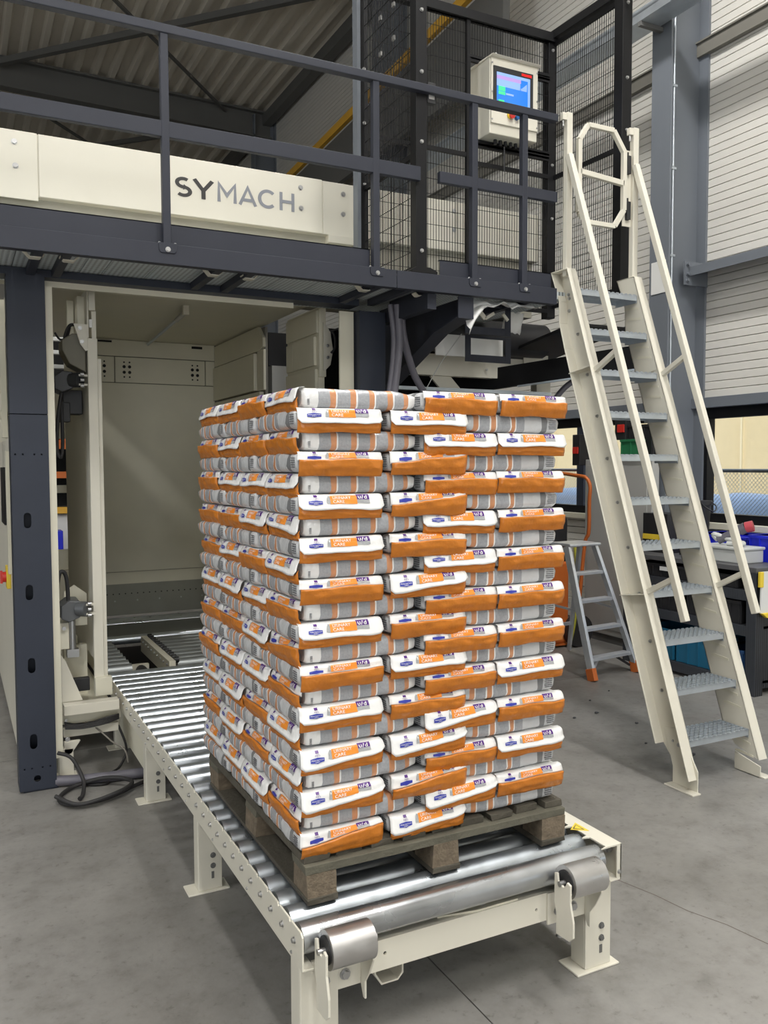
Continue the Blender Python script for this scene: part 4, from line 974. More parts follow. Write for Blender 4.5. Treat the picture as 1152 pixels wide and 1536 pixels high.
f.part('top_channel', MB().box(2.55, 4.16, 5.27, 5.33, 4.985, 5.05), BLACK, bevel=0.002)
panel(2.505, 4.52, 2.505, 5.2, 2.98, 5.35, [3.65])
panel(4.175, 4.64, 4.15, 5.3, 3.02, 4.98, [3.99])
f.part('top_channel', MB().bar((4.19, 4.2, 5.04), (4.14, 5.33, 5.04), 0.05, 0.06), BLACK)
m = MB()
for (yy, zz) in ((4.75, 4.62), (4.93, 4.62), (4.75, 4.42), (4.93, 4.40)): m.box(2.488, 2.50, yy, yy+0.03, zz, zz+0.025)
f.part('cable_clips', m, BOLT, kind='stuff')

# ================================================================== CONTROL CABINET
c = Thing('control_cabinet', (3.74, 5.3, 4.23), 'cream control cabinet with a lit blue screen hung in the safety fence', 'control cabinet')
body = MB().prism([(3.475, 4.235), (3.585, 4.225), (3.985, 4.225), (3.985, 4.79), (3.585, 4.79), (3.475, 4.77)], 'y', 5.28, 5.42)
c.part('housing', MB().box(3.47, 3.885, 5.16, 5.44, 4.165, 4.695).prism([(5.11, 4.70), (5.44, 4.715), (5.44, 4.695), (5.13, 4.688)], 'x', 3.462, 3.893), CREAM, bevel=0.008)
c.part('front_door', MB().box(3.475, 3.88, 5.145, 5.16, 4.235, 4.69), CREAM, bevel=0.003)
s = c.part('screen_bezel', MB().box(3.488, 3.832, 5.135, 5.145, 4.37, 4.63), BLACKP, bevel=0.003)
X0, X1, Zs0, Zs1 = 3.513, 3.802, 4.378, 4.588; ys = 5.1335
def q(x0, x1, z0, z1, mi, k=0): return MB().box(X0+x0*(X1-X0), X0+x1*(X1-X0), ys-0.0006*k, 5.135, Zs0+z0*(Zs1-Zs0), Zs0+z1*(Zs1-Zs0), mi)
scr = q(0, 1, 0, 1, 0)
for a in ((0, 1, .9, 1, 1, 1), (0, .72, .78, .9, 2, 1), (0, .7, .55, .78, 1, 1), (.05, .25, .40, .55, 3, 2), (.05, .25, .28, .38, 3, 2), (.27, .5, .3, .36, 1, 2), (.05, .22, .02, .1, 3, 2), (.93, 1, 0, .9, 1, 1), (.72, .9, .55, .62, 1, 2)):
    b = q(*a[:4], a[4], a[5]); scr.add(b.v, b.f, a[4])
scr.add([(X0+.9*(X1-X0), ys-0.002, Zs0+.62*(Zs1-Zs0)), (X0+.74*(X1-X0), ys-0.002, Zs0+.62*(Zs1-Zs0)), (X0+.9*(X1-X0), ys-0.002, Zs0+.8*(Zs1-Zs0))], [(0, 1, 2)], 1)
c.part('screen', scr, [SCREEN, SCR_W, SCR_P, SCR_G], parent=s)
m = MB()
for k in range(7): m.box(3.80+k*0.0115, 3.809+k*0.0115, 5.1325, 5.135, 4.688, 4.702)
c.part('maker_plate', MB().box(3.728, 3.816, 5.134, 5.135, 4.600, 4.618), SCR_R, parent=s)
b = c.part('push_button', MB().cyl((3.635, 5.145, 4.31), (3.635, 5.13, 4.31), 0.026, 20, 1).cyl((3.638, 5.135, 4.305), (3.638, 5.112, 4.300), 0.021, 20), [REDP, YELB], label='red emergency stop button on a yellow ring')
c.part('push_button', MB().cyl((3.69, 5.145, 4.30), (3.69, 5.12, 4.30), 0.017, 18), mat('button_blue', (0.01, 0.10, 0.30), 0.4, var=0), label='round blue push button')
m = MB()
for zz in (4.26, 4.45, 4.65):
    for xx in (3.482, 3.873): bolt(m, (xx, 5.145, zz), (0, -1, 0), 0.005, 0.004)
for xx in (3.55, 3.77): bolt(m, (xx, 5.2, 4.71), (0, 0, 1), 0.01, 0.03)
c.part('bolts', m, BOLT, kind='stuff')
m = MB()
for k in range(5): m.cyl((3.58+k*0.045, 5.25, 4.13), (3.58+k*0.045, 5.25, 4.165), 0.012, 10)
m.cyl((3.66, 5.25, 3.95), (3.66, 5.25, 4.13), 0.006, 8)
c.part('cable_glands', m, BLACKP, kind='stuff')
c.part('mounting_rail', MB().box(3.39, 4.10, 5.29, 5.31, 4.70, 4.73), BLACK); c.part('mounting_rail', MB().box(3.39, 4.10, 5.29, 5.31, 4.12, 4.16), BLACK)

# ================================================================== STAIR LADDER
l = Thing('stair_ladder', (3.84, 3.85, 0), 'steep cream stair ladder with galvanised treads leaning up to the platform', 'stair ladder')
# inclined line of the front edge of a stringer: y as function of z
def fy(z): return 3.268+0.358*z
DY = 0.205
def stringer(xi, xo, zb):
    # channel: web on the inner side xi, flanges reaching out to xo
    s = 1 if xo > xi else -1; th = 0.007*s
    m = MB()
    def pz(z, d): return (fy(z)+d, z)
    zt = 3.06
    web = [pz(zb, 0.0), pz(zt, 0.0), (fy(zt)+0.165, zt), (4.445, 2.86), (4.44, 2.72), (fy(2.55)+DY, 2.55), (fy(zb+0.14)+DY, zb+0.14), (fy(zb+0.05)+DY-0.05, zb+0.05)]
    m.prism(web, 'x', xi, xi+th)
    fl = MB()
    def flange(a, b, n):
        m.add([(xi, a[0], a[1]), (xo, a[0], a[1]), (xo, b[0], b[1]), (xi, b[0], b[1]), (xi, a[0]+n[0], a[1]+n[1]), (xo, a[0]+n[0], a[1]+n[1]), (xo, b[0]+n[0], b[1]+n[1]), (xi, b[0]+n[0], b[1]+n[1])],
              [(0, 1, 2, 3), (7, 6, 5, 4), (0, 4, 5, 1), (1, 5, 6, 2), (2, 6, 7, 3), (3, 7, 4, 0)])
    flange(pz(zb, 0), pz(zt, 0), (0.007, 0)); flange((fy(zb+0.14)+DY, zb+0.14), (fy(2.55)+DY, 2.55), (-0.007, 0)); flange((fy(2.55)+DY, 2.55), (4.44, 2.72), (-0.007, 0)); flange((4.44, 2.72), (4.445, 2.86), (-0.007, 0)); flange((4.445, 2.86), (fy(zt)+0.165, zt), (-0.007, 0))
    flange((fy(zt), zt), (fy(zt)+0.165, zt), (0, -0.007))
    for zz in (2.42, 1.06): flange((fy(zz), zz+0.0), (fy(zz)+DY, zz-0.03), (0, -0.007))
    st = l.part('stringer', m, CREAM, bevel=0.0015)
    b = MB(); d = -s
    for k in range(11):
        zz = 0.255+0.266*k; bolt(b, (xi+th, fy(zz)+0.11, zz-0.01), (s, 0, 0), 0.008, 0.008)
    for zz in (2.80, 2.88): bolt(b, (xi+th, 4.415, zz), (s, 0, 0), 0.009, 0.008)
    l.part('bolts', b, BOLT, kind='stuff', parent=st)
    # foot
    fm = MB().prism([(fy(0)+0.02, 0.008), (fy(0)+0.02, 0.12), (fy(0.3)+0.05, 0.33), (fy(0.3)+0.16, 0.30), (fy(0)+0.20, 0.10), (fy(0)+0.20, 0.008)], 'x', xi+th, xi+2*th) if s < 0 else MB().prism([(fy(0)+0.02, 0.008), (fy(0)+0.02, 0.07), (fy(0)+0.20, 0.11), (fy(0)+0.20, 0.008)], 'x', xi-0.0, xi-th)
    fm.box(min(xi+th, xi+s*0.07), max(xi+th, xi+s*0.07), fy(0)-0.0, fy(0)+0.21, 0, 0.008)
    ft = l.part('foot', fm, CREAM, bevel=0.0015)
    fb = MB()
    for (yy, zz) in ((fy(0.1)+0.06, 0.12), (fy(0.2)+0.08, 0.235)): bolt(fb, (xi+2*th, yy, zz), (s, 0, 0), 0.01, 0.01)
    l.part('bolts', fb, BOLT, kind='stuff', parent=ft)
stringer(3.60, 3.528, 0.075); stringer(4.09, 4.16, 0.10)
def make_tread():
    m = MB(); wv = 0.20; x0, x1 = 3.605, 4.085
    m.box(x0, x1, 0, 0.004, -0.036, 0); m.box(x0, x1, wv-0.004, wv, -0.036, 0)
    for e in (x0, x1-0.004): m.box(e, e+0.004, 0, wv, -0.05, -0.0)
    for r in range(6): m.box(x0, x1, 0.006+r*0.0325, 0.028+r*0.0325, -0.009, -0.004)
    for r in range(7):
        n = 13
        for k in range(n):
            a = x0+(x1-x0)*k/n; m.box(a+0.006, a+0.026, r*0.0325, r*0.0325+0.005, -0.008, 0.005)
    return m
tread_me = None
for k in range(11):
    z = 0.266*(k+1); y = fy(z)+0.01
    if tread_me is None:
        m = make_tread(); m.v = [(a-l.b.x, b, c) for a, b, c in m.v]; tread_me = m.mesh('tread', ZINC)
    o = link('tread', tread_me, l.o); o.location = (0, y-l.b.y, z)
m = MB()
for k in range(11):
    for j in (1, 2):
        z = 0.266*(k+1)-0.07*j-0.01; y = fy(z)+0.03
        m.prism([(y, z), (y+0.1, z+0.012), (y+0.13, z+0.006), (y+0.13, z-0.004), (y, z-0.012)], 'x', 4.0885, 4.0902)
l.part('pressed_slots', m, CREAM2, kind='stuff')
# hand rails
def handrail(x, ztop, ypost, zpt):
    fo = 0.0
    a = Vector((x, 3.372, 0.94)); b = Vector((x, 4.395, zpt))
    hr = l.part('handrail', MB().bar(a, b, 0.038, 0.04, up=(0, -1, 0.4)), CREAM, bevel=0.004)
    for zz, yy in ((1.17, 3.60), (2.49, 4.03)):
        f_ = (zz-0.94)/(zpt-0.94); p0 = a.lerp(b, f_)
        l.part('rail_bracket', MB().bar(p0, (x, fy(zz-0.1)+0.0, zz-0.10), 0.03, 0.03), CREAM, bevel=0.002, parent=hr)
handrail(3.565, 0, 0, 3.78); handrail(4.125, 0, 0, 3.80)
for x in (3.575, 4.135):
    pp = l.part('top_post', MB().box(x-0.022, x+0.022, 4.40, 4.44, 3.02, 4.05), CREAM, bevel=0.003)
    l.part('post_hook', MB().box(x-0.055, x-0.02, 4.405, 4.435, 4.0, 4.045).cyl((x-0.04, 4.42, 3.96), (x-0.04, 4.42, 4.0), 0.007, 8, 1), [CREAM, BOLT], bevel=0.002, parent=pp)
# self-closing gate
g = l
gp = [(3.665, 3.44), (3.665, 3.90), (3.735, 4.005), (3.95, 4.005), (4.045, 3.88), (4.045, 3.50), (3.965, 3.385), (3.74, 3.385)]
m = MB()
for a, b in zip(gp, gp[1:]+gp[:1]):
    m.bar((a[0], 4.42, a[1]), (b[0], 4.42, b[1]), 0.03, 0.03, up=(0, 1, 0))
gt = l.part('swing_gate', m, CREAM, bevel=0.002)
l.part('gate_bar', MB().bar((3.67, 4.42, 3.70), (4.04, 4.42, 3.675), 0.03, 0.034), CREAM, bevel=0.002, parent=gt)
for zz in (3.80, 3.50): l.part('gate_hinge', MB().box(4.062, 4.092, 4.40, 4.44, zz-0.06, zz+0.06).cyl((4.078, 4.42, zz+0.065), (4.078, 4.42, zz+0.085), 0.008, 8), BLACKP, bevel=0.003, parent=gt)
l.part('hinge_plate', MB().box(4.04, 4.112, 4.425, 4.43, 3.40, 3.9), CREAM, parent=gt)

# ================================================================== INFEED CONVEYOR UNDER THE PLATFORM
t = Thing('infeed_conveyor', (3.7, 5.6, 0), 'cream and black infeed conveyor under the right end of the platform', 'conveyor')
t.part('side_beam', MB().box(2.60, 4.25, 5.55, 5.56, 2.48, 2.64).box(2.60, 4.25, 5.56, 5.62, 2.63, 2.64).box(2.6, 4.25, 5.56, 5.62, 2.48, 2.49), CREAM, bevel=0.002)
t.part('end_plate', MB().prism([(4.05, 2.60), (4.05, 2.66), (4.2, 2.80), (4.29, 2.80), (4.29, 2.55), (4.2, 2.55)], 'y', 5.53, 5.54), CREAM, bevel=0.002)
m = MB()
for x, z in ((2.95, 2.56), (3.05, 2.56), (3.7, 2.54), (3.85, 2.54), (4.23, 2.74), (4.23, 2.66), (4.23, 2.6)): bolt(m, (x, 5.53, z), (0, -1, 0), 0.008, 0.006)
t.part('bolts', m, BOLT, kind='stuff')
t.part('belt_drum', MB().cyl((2.85, 5.5, 2.78), (4.2, 5.5, 2.78), 0.13, 32), BLACKP)
t.part('belt', MB().box(2.7, 4.2, 5.5, 6.6, 2.86, 2.875), BLACKP)
t.part('leg', MB().box(4.23, 4.37, 5.6, 5.68, 0.0, 2.52), CREAM, bevel=0.003); t.part('leg', MB().box(2.70, 2.80, 5.66, 5.72, 0.0, 2.50), CREAM, bevel=0.003)
t.part('diagonal_brace', MB().bar((3.28, 5.6, 2.52), (3.62, 5.6, 2.18), 0.02, 0.13), CREAM)
t.part('lower_rail', MB().box(2.6, 4.3, 5.5, 5.56, 2.36, 2.385), ZINC)
t.part('dark_backdrop', MB().prism([(2.65, 2.36), (4.2, 2.36), (3.8, 1.95), (2.65, 1.95)], 'y', 5.9, 7.6).box(2.6, 4.15, 6.3, 7.6, 2.36, 2.9), BLACK)  # added black body so the space under the platform reads dark
t.part('slide_plate', MB().bar((4.15, 4.75, 2.79), (4.15, 6.2, 2.60), 0.5, 0.02), BLACK)
t.part('slide_beam', MB().bar((4.42, 4.62, 2.58), (3.45, 6.2, 2.42), 0.06, 0.16), BLACK)
t.part('slide_edge', MB().bar((4.42, 4.6, 2.49), (3.9, 5.4, 2.41), 0.03, 0.012), ZINC)
def frame(x0, x1, z0, z1, y, w, nm):
    m = MB().box(x0, x0+w, y, y+0.008, z0, z1).box(x1-w, x1, y, y+0.008, z0, z1).box(x0+w, x1-w, y, y+0.008, z0, z0+w*1.1).box(x0+w, x1-w, y, y+0.008, z1-w*0.4, z1)
    t.part(nm, m, NAVY2, bevel=0.002)
frame(2.99, 3.35, 2.66, 2.86, 4.72, 0.045, 'mounting_frame'); frame(3.17, 3.55, 2.52, 2.70, 5.0, 0.045, 'mounting_frame')
t.part('white_side', MB().box(3.05, 3.62, 5.2, 5.21, 2.58, 2.73), WHITEP)
t.part('clip', MB().bar((3.06, 4.7, 2.83), (3.13, 4.7, 2.76), 0.012, 0.03).bar((3.13, 4.7, 2.76), (3.20, 4.7, 2.80), 0.012, 0.02).bar((3.27, 4.7, 2.80), (3.31, 4.7, 2.76), 0.012, 0.02), CREAM)
def rag(u, v):
    x = 2.855+0.52*u; drop = 0.20*(1-u)**7+0.04+0.02*noise.noise((u*7, 2, 5))
    z = 2.85-0.005-(v*drop)+0.02*noise.noise((u*9, v*3, 0)); y = 4.56-0.10*v+0.05*noise.noise((u*5, v*4, 3))
    return (x, y, z)
m = two_sided(rag, 24, 8, 0.002); solid('plastic_sheet', m, PAPER, 'crumpled white plastic sheet hanging under the platform edge', 'sheet')
def rag2(u, v): return (3.33+0.15*u, 4.75+0.05*v+0.02*noise.noise((u*4, v*3, 8)), 2.83-0.11*v-0.03*u*v+0.02*noise.noise((u*5, v*5, 2)))
m = two_sided(rag2, 10, 8, 0.002); solid('plastic_sheet', m, PAPER, 'small white plastic scrap hanging beside the stair ladder', 'sheet')
for pts, r, lab in (([(2.56, 4.85, 2.83), (2.58, 4.86, 2.6), (2.55, 4.87, 2.3), (2.50, 4.9, 1.9), (2.46, 4.93, 1.0), (2.44, 4.93, 0.03)], 0.026, 'thick grey-blue hose hanging left under the platform'),
                    ([(2.60, 4.86, 2.83), (2.63, 4.9, 2.65), (2.75, 4.98, 2.42), (2.90, 5.05, 2.22), (3.0, 5.2, 1.9), (2.95, 5.4, 1.0), (2.9, 5.45, 0.03)], 0.024, 'dark hose sloping right under the platform'),
                    ([(4.35, 5.1, 2.5), (4.2, 5.2, 2.40), (4.02, 5.3, 2.15), (3.85, 5.5, 1.99), (3.75, 5.95, 1.97)], 0.022, 'grey hose curving down beside the stair ladder'),
                    ([(2.52, 4.87, 2.83), (2.545, 4.87, 2.6), (2.52, 4.88, 2.3), (2.46, 4.91, 1.9), (2.40, 4.93, 1.0), (2.38, 4.93, 0.03)], 0.018, 'thin violet-grey hose beside the thick hanging hose')):
    solid('hose', MB().tube(bez(pts), r, 10), HOSEG, lab, 'hose')
solid('wire', MB().tube(bez([(3.2, 5.1, 2.72), (3.0, 5.05, 2.5), (2.86, 5.0, 2.32)]), 0.003, 6), LIGHTG, 'thin pale wire hanging under the platform', 'wire')

# ================================================================== FLOOR CABLES AT THE BLUE-GREY COLUMN
solid('floor_cable', MB().tube(bez([(0.47, 5.02, 0.035), (0.60, 4.99, 0.03), (0.78, 4.96, 0.03), (0.95, 4.94, 0.03), (1.3, 4.9, 0.03)]), 0.03, 10), HOSEG, 'thick violet-grey conduit lying on the floor beside the column', 'conduit')
solid('floor_cable', MB().tube(bez([(1.25, 4.86, 0.018), (0.95, 4.84, 0.018), (0.70, 4.68, 0.018), (0.52, 4.66, 0.018), (0.46, 4.78, 0.018), (0.55, 4.93, 0.018), (0.72, 4.9, 0.05), (0.84, 4.78, 0.052), (0.76, 4.66, 0.05), (0.55, 4.62, 0.03), (0.44, 4.74, 0.05)]), 0.0115, 10), RUBBER, 'coiled black cable looped on the floor by the conveyor leg', 'cable')
solid('floor_cable', MB().tube(bez([(0.85, 5.24, 0.24), (0.89, 5.21, 0.10), (0.84, 5.16, 0.012), (0.75, 5.05, 0.010), (0.74, 4.93, 0.010), (0.66, 4.93, 0.010), (0.56, 5.02, 0.010)]), 0.007, 8), RUBBER, 'thin black cable running from the conveyor leg over the floor', 'cable')
solid('floor_cable', MB().tube(bez([(0.48, 5.0, 0.20), (0.55, 4.96, 0.17), (0.60, 4.9, 0.06), (0.585, 4.8, 0.016), (0.56, 4.74, 0.016)]), 0.011, 8), RUBBER, 'black cable drooping from the column foot to the floor', 'cable')
solid('floor_cable', MB().tube(bez([(0.66, 5.24, 0.285), (0.72, 5.20, 0.25), (0.80, 5.16, 0.17), (0.86, 5.1, 0.13), (0.88, 5.1, 0.05)]), 0.005, 8), mat('pale_cable', (0.25, 0.23, 0.20), 0.5, var=0.05), 'thin pale wire drooping to the conveyor leg', 'cable')

# ================================================================== RACKING FAR BEHIND THE MACHINE
t = Thing('pallet_rack', (1.2, 14.2, 0), 'orange pallet racking far behind, seen through the gap by the machine door', 'rack')
for z, mt in ((3.10, ORNG), (2.13, ORNG), (1.68, ORNG), (1.13, YELL)):
    t.part('rack_beam', MB().box(1.2, 2.1, 14.0, 14.06, z-0.05, z+0.05), mt)
    t.part('rack_shelf', MB().box(1.2, 2.1, 14.06, 15.0, z+0.0, z+0.03), WOOD)
for x in (1.15, 2.1): t.part('rack_post', MB().box(x-0.05, x+0.05, 14.0, 14.1, 0, 4.5), mat('rack_blue', (0.03, 0.06, 0.2), 0.5))
t.part('rack_shelf', MB().box(1.2, 2.1, 14.06, 15.0, 0.22, 0.25), WOOD); t.part('rack_beam', MB().box(1.2, 2.1, 14.0, 14.06, 0.15, 0.25), ORNG)
t.part('back_sheet', MB().box(1.2, 2.1, 15.0, 15.02, 0.1, 4.5), HOLE)
random.seed(5)
solid('wrapped_load', MB().box(1.30, 1.74, 14.1, 14.7, 0.25, 1.07), PAPER, 'white wrapped load on the far rack', 'load', bevel=0.02)
solid('blue_box', MB().box(1.30, 1.46, 13.6, 13.9, 0, 0.84), BLUEP, 'small blue box in front of the far rack', 'box', bevel=0.01)
solid('stacked_pallets', MB().box(1.2, 1.9, 14.1, 14.9, 2.18, 2.22).box(1.2, 1.9, 14.1, 14.9, 2.30, 2.34).box(1.2, 1.3, 14.1, 14.9, 2.22, 2.3).box(1.8, 1.9, 14.1, 14.9, 2.22, 2.30).box(1.5, 1.6, 14.1, 14.9, 2.22, 2.3), ORNG, 'orange pallet on the upper far rack', 'pallet')
t = Thing('strip_frame', (0.78, 8.3, 0), 'pale steel frame with cross strips behind the machine door', 'frame')
t.part('post', MB().box(0.70, 0.74, 8.3, 8.36, 0, 3.2), CREAM2)
for z in (2.55, 2.70, 2.83, 2.95, 3.04): t.part('cross_strip', MB().box(0.741, 1.02, 8.3, 8.36, z, z+0.035), LIGHTG, bevel=0.003)

# ================================================================== RIGHT SIDE: CABINET, BENCH, STEP LADDER, HAND TRUCK
t = Thing('steel_cabinet', (6.12, 6.45, 0), 'tall grey steel cabinet behind the step ladder', 'cabinet')
t.part('carcass', MB().box(5.875, 5.965, 5.99, 6.94, 0.08, 1.86).box(5.965, 6.0, 6.2, 6.94, 0.08, 1.86), GREYCAB, bevel=0.006)
t.part('plinth', MB().box(5.89, 5.965, 6.02, 6.92, 0, 0.08), STEELD); t.part('side_door', MB().box(5.867, 5.875, 6.05, 6.90, 0.14, 1.80), GREYCAB, bevel=0.004)
def crate(name, x0, x1, y0, y1, z0, z1, mt, label, group=None, slots=True):
    c = Thing(name, ((x0+x1)/2, (y0+y1)/2, z0), label, 'crate', group)
    w = 0.012; m = MB().box(x0, x1, y0, y1, z0, z0+w).box(x0, x0+w, y0, y1, z0+w, z1).box(x1-w, x1, y0, y1, z0+w, z1).box(x0+w, x1-w, y0, y0+w, z0+w, z1).box(x0+w, x1-w, y1-w, y1, z0+w, z1)
    c.part('body', m, mt)
    c.part('rim', MB().box(x0-0.012, x1+0.012, y0-0.012, y0+w, z1-0.025, z1).box(x0-0.012, x1+0.012, y1-w, y1+0.012, z1-0.025, z1).box(x0-0.012, x0+w, y0+w, y1-w, z1-0.025, z1).box(x1-w, x1+0.012, y0+w, y1-w, z1-0.025, z1), mt, bevel=0.003)
    rb = MB(); n = max(2, int((y1-y0)/0.09))
    for k in range(n+1): yy = y0+(y1-y0-0.012)*k/n; rb.box(x0-0.01, x0, yy, yy+0.012, z0, z1-0.025)
    n = max(2, int((x1-x0)/0.09))
    for k in range(n+1): xx = x0+(x1-x0-0.012)*k/n; rb.box(xx, xx+0.012, y0-0.01, y0, z0, z1-0.025)
    c.part('ribs', rb, mt, kind='stuff'); return c
crate('storage_crate', 5.90, 5.98, 6.02, 6.42, 1.86, 2.19, BLACKP, 'black crate on top of the grey cabinet')
crate('storage_crate', 5.83, 5.87, 6.10, 6.36, 1.90, 2.05, GREENP, 'green crate in front of the black crate on the cabinet')
solid('tool_case', MB().box(5.87, 5.97, 6.35, 6.5, 2.05, 2.30).box(5.86, 5.87, 6.36, 6.46, 2.12, 2.2, 1), [BLACKP, REDP], 'black and red tool case on top of the grey cabinet', 'case', bevel=0.006)
solid('junction_box', MB().box(5.80, 5.95, 6.945, 7.06, 1.80, 2.12).box(5.79, 5.80, 6.96, 7.05, 1.92, 1.99, 1), [BLACKP, REDP], 'black box with red front beside the top of the cabinet', 'box', bevel=0.006)
# bench
t = Thing('workbench', (5.95, 5.2, 0), 'dark steel workbench with perforated legs and shelves under the window', 'workbench')
BX, BY = 5.49, 4.49
t.part('top', MB().box(BX, 6.4, BY, 5.95, 0.965, 1.005), mat('bench_top', (0.10, 0.10, 0.105), 0.5, var=0.1), bevel=0.004)
for x in (BX, 6.32):
    for y in (BY, 5.85): t.part('leg', MB().box(x, x+0.09, y, y+0.09, 0, 0.965), PERFD)
for z in (0.09, 0.52, 0.80):
    t.part('shelf', MB().box(BX+0.02, 6.38, BY+0.02, 5.93, z, z+0.02).box(BX, BX+0.02, BY+0.09, 5.85, z-0.06, z+0.02), PERFD)
t.part('side_panel', MB().box(BX+0.09, 6.32, BY+0.02, BY+0.03, 0.05, 0.95), PERFD)
t.part('back_panel', MB().box(6.3, 6.31, BY+0.09, 5.85, 0.05, 0.95), BLACK)
for i, (y0, y1, z, h, mt, lab) in enumerate(((5.35, 5.80, 0.115, 0.26, TEALP, 'teal crate on the bottom bench shelf, left of two'), (4.95, 5.31, 0.115, 0.26, TEALP, 'teal crate on the bottom bench shelf, second from left'),
                                (4.62, 4.90, 0.115, 0.22, mat('navy_crate', (0.012, 0.05, 0.14), 0.5), 'dark blue crate on the bottom bench shelf near the leg'), (5.30, 5.80, 0.545, 0.20, BLACKP, 'black crate on the middle bench shelf, left'),
                                (4.66, 5.20, 0.545, 0.18, BLACKP, 'black crate on the middle bench shelf, right'), (5.2, 5.8, 0.825, 0.11, BLACKP, 'shallow black tray on the top bench shelf, left'), (4.7, 5.12, 0.825, 0.10, BLACKP, 'shallow black tray on the top bench shelf, right'))):
    c = crate('storage_crate', BX+0.03, BX+0.45, y0, y1, z, z+h, mt, lab)
    if i in (0, 3, 5): c.part('label_card', MB().box(BX+0.015, BX+0.019, y0+0.2, y0+0.31, z+h*0.5, z+h*0.5+0.035), WHITEP)
crate('parts_bin', 5.95, 6.35, 4.95, 5.55, 1.005, 1.19, BLUEP, 'blue plastic bin on the bench behind the connector')
c = crate('parts_bin', 5.90, 6.35, 4.52, 4.90, 1.005, 1.22, BLUEP, 'blue plastic bin with a white wire handle at the right end of the bench')
c.part('carry_handle', MB().tube(bez([(5.95, 4.55, 1.22), (5.95, 4.56, 1.30), (5.95, 4.66, 1.30), (5.95, 4.67, 1.22)]), 0.01, 8), WHITEP)
t = Thing('equipment_box', (5.72, 4.95, 1.005), 'light grey plastic box on the front edge of the bench', 'box')
t.part('body', MB().box(5.60, 5.85, 4.72, 5.18, 1.005, 1.11), LIGHTG, bevel=0.01); t.part('lid', MB().box(5.59, 5.86, 4.71, 5.19, 1.11, 1.135), LIGHTG, bevel=0.008)
t = Thing('power_connector', (5.72, 4.95, 1.14), 'red and grey power connector with cable on the grey box', 'connector')
t.part('body', MB().cyl((5.70, 5.05, 1.17), (5.78, 4.90, 1.26), 0.035, 14).cyl((5.78, 4.90, 1.26), (5.80, 4.86, 1.285), 0.045, 14), HOSEG); t.part('cap', MB().cyl((5.80, 4.86, 1.285), (5.83, 4.81, 1.30), 0.045, 14), mat('connector_red', (0.5, 0.06, 0.08), 0.4), label='red connector cap')
t.part('cable', MB().tube(bez([(5.70, 5.05, 1.17), (5.68, 5.08, 1.22), (5.72, 4.98, 1.19), (5.75, 4.88, 1.165), (5.70, 4.8, 1.16), (5.66, 4.92, 1.155)]), 0.02, 8), LIGHTG)
solid('hand_tool', MB().bar((5.62, 5.22, 1.05), (5.66, 5.42, 1.03), 0.03, 0.03).bar((5.60, 5.16, 1.06), (5.62, 5.22, 1.05), 0.02, 0.02), BLACKP, 'black hand tool lying left of the grey box on the bench', 'tool')
t = Thing('black_bucket', (6.15, 5.75, 1.005), 'black plastic bucket with wire handle in front of the window', 'bucket')
t.part('body', MB().cyl((6.15, 5.72, 1.005), (6.15, 5.72, 1.46), 0.11, 24, 0, 0.14).cyl((6.15, 5.72, 1.43), (6.15, 5.72, 1.47), 0.15, 24), BLACKP)
t.part('handle', MB().tube(bez([(6.10, 5.60, 1.45), (6.06, 5.52, 1.42), (6.12, 5.48, 1.38), (6.2, 5.52, 1.42), (6.22, 5.6, 1.46)]), 0.006, 6), BLACKP)
solid('black_bin', MB().box(5.70, 5.95, 5.62, 5.92, 1.005, 1.36).box(5.695, 5.70, 5.62, 5.92, 1.12, 1.17, 1), [BLACKP, YELB], 'black bin with a yellow band at the far end of the bench', 'bin', bevel=0.004)
t = Thing('document_pouch', (5.62, 4.45, 0.6), 'white document pouch with yellow corners hung on the bench end', 'pouch')
t.part('sheet', MB().box(5.50, 5.95, 4.455, 4.465, 0.66, 0.98), PAPER); t.part('corner', MB().box(5.48, 5.52, 4.445, 4.47, 0.86, 0.98), YELB, bevel=0.005)
t.part('holder', MB().prism([(5.50, 0.66), (5.56, 0.62), (5.95, 0.62), (5.95, 0.66)], 'y', 4.44, 4.475), YELB, bevel=0.005)
# step ladder
t = Thing('step_ladder', (5.0, 5.8, 0), 'small aluminium step ladder standing open behind the stack of bags', 'step ladder')
tl, tr = Vector((4.715, 5.80, 1.10)), Vector((5.03, 5.815, 1.10)); bl, brr = Vector((4.715, 5.46, 0.05)), Vector((5.26, 5.53, 0.05))
st = t.part('stile', MB().bar(bl, tl, 0.03, 0.075, up=(0, 1, 0)), ALU, bevel=0.003); st2 = t.part('stile', MB().bar(brr, tr, 0.03, 0.06, up=(0, 1, 0)), ALU, bevel=0.003)
t.part('foot', MB().bar(bl-Vector((0, .012, .05)), bl+Vector((0, .02, .05)), 0.045, 0.09, up=(0, 1, 0)), ORNG, bevel=0.004, parent=st); t.part('foot', MB().bar(brr-Vector((0, .012, .05)), brr+Vector((0, .02, .05)), 0.045, 0.09, up=(0, 1, 0)), ORNG, bevel=0.004, parent=st2)
for zz in (0.865, 0.635, 0.405, 0.165):
    f_ = (zz-0.05)/1.05; a = bl.lerp(tl, f_); b = brr.lerp(tr, f_)
    t.part('tread', MB().bar(a+Vector((.015, .03, 0)), b+Vector((-.015, .03, 0)), 0.085, 0.028), ALU, bevel=0.003)
t.part('top_platform', MB().box(4.70, 5.045, 5.74, 6.02, 1.10, 1.125), ALU, bevel=0.008)
for a, b in (((4.73, 6.0, 1.08), (4.60, 6.42, 0.02)), ((5.02, 6.0, 1.08), (5.28, 6.45, 0.02))): t.part('rear_leg', MB().bar(a, b, 0.025, 0.04, up=(0, 1, 0)), ALU, bevel=0.002)
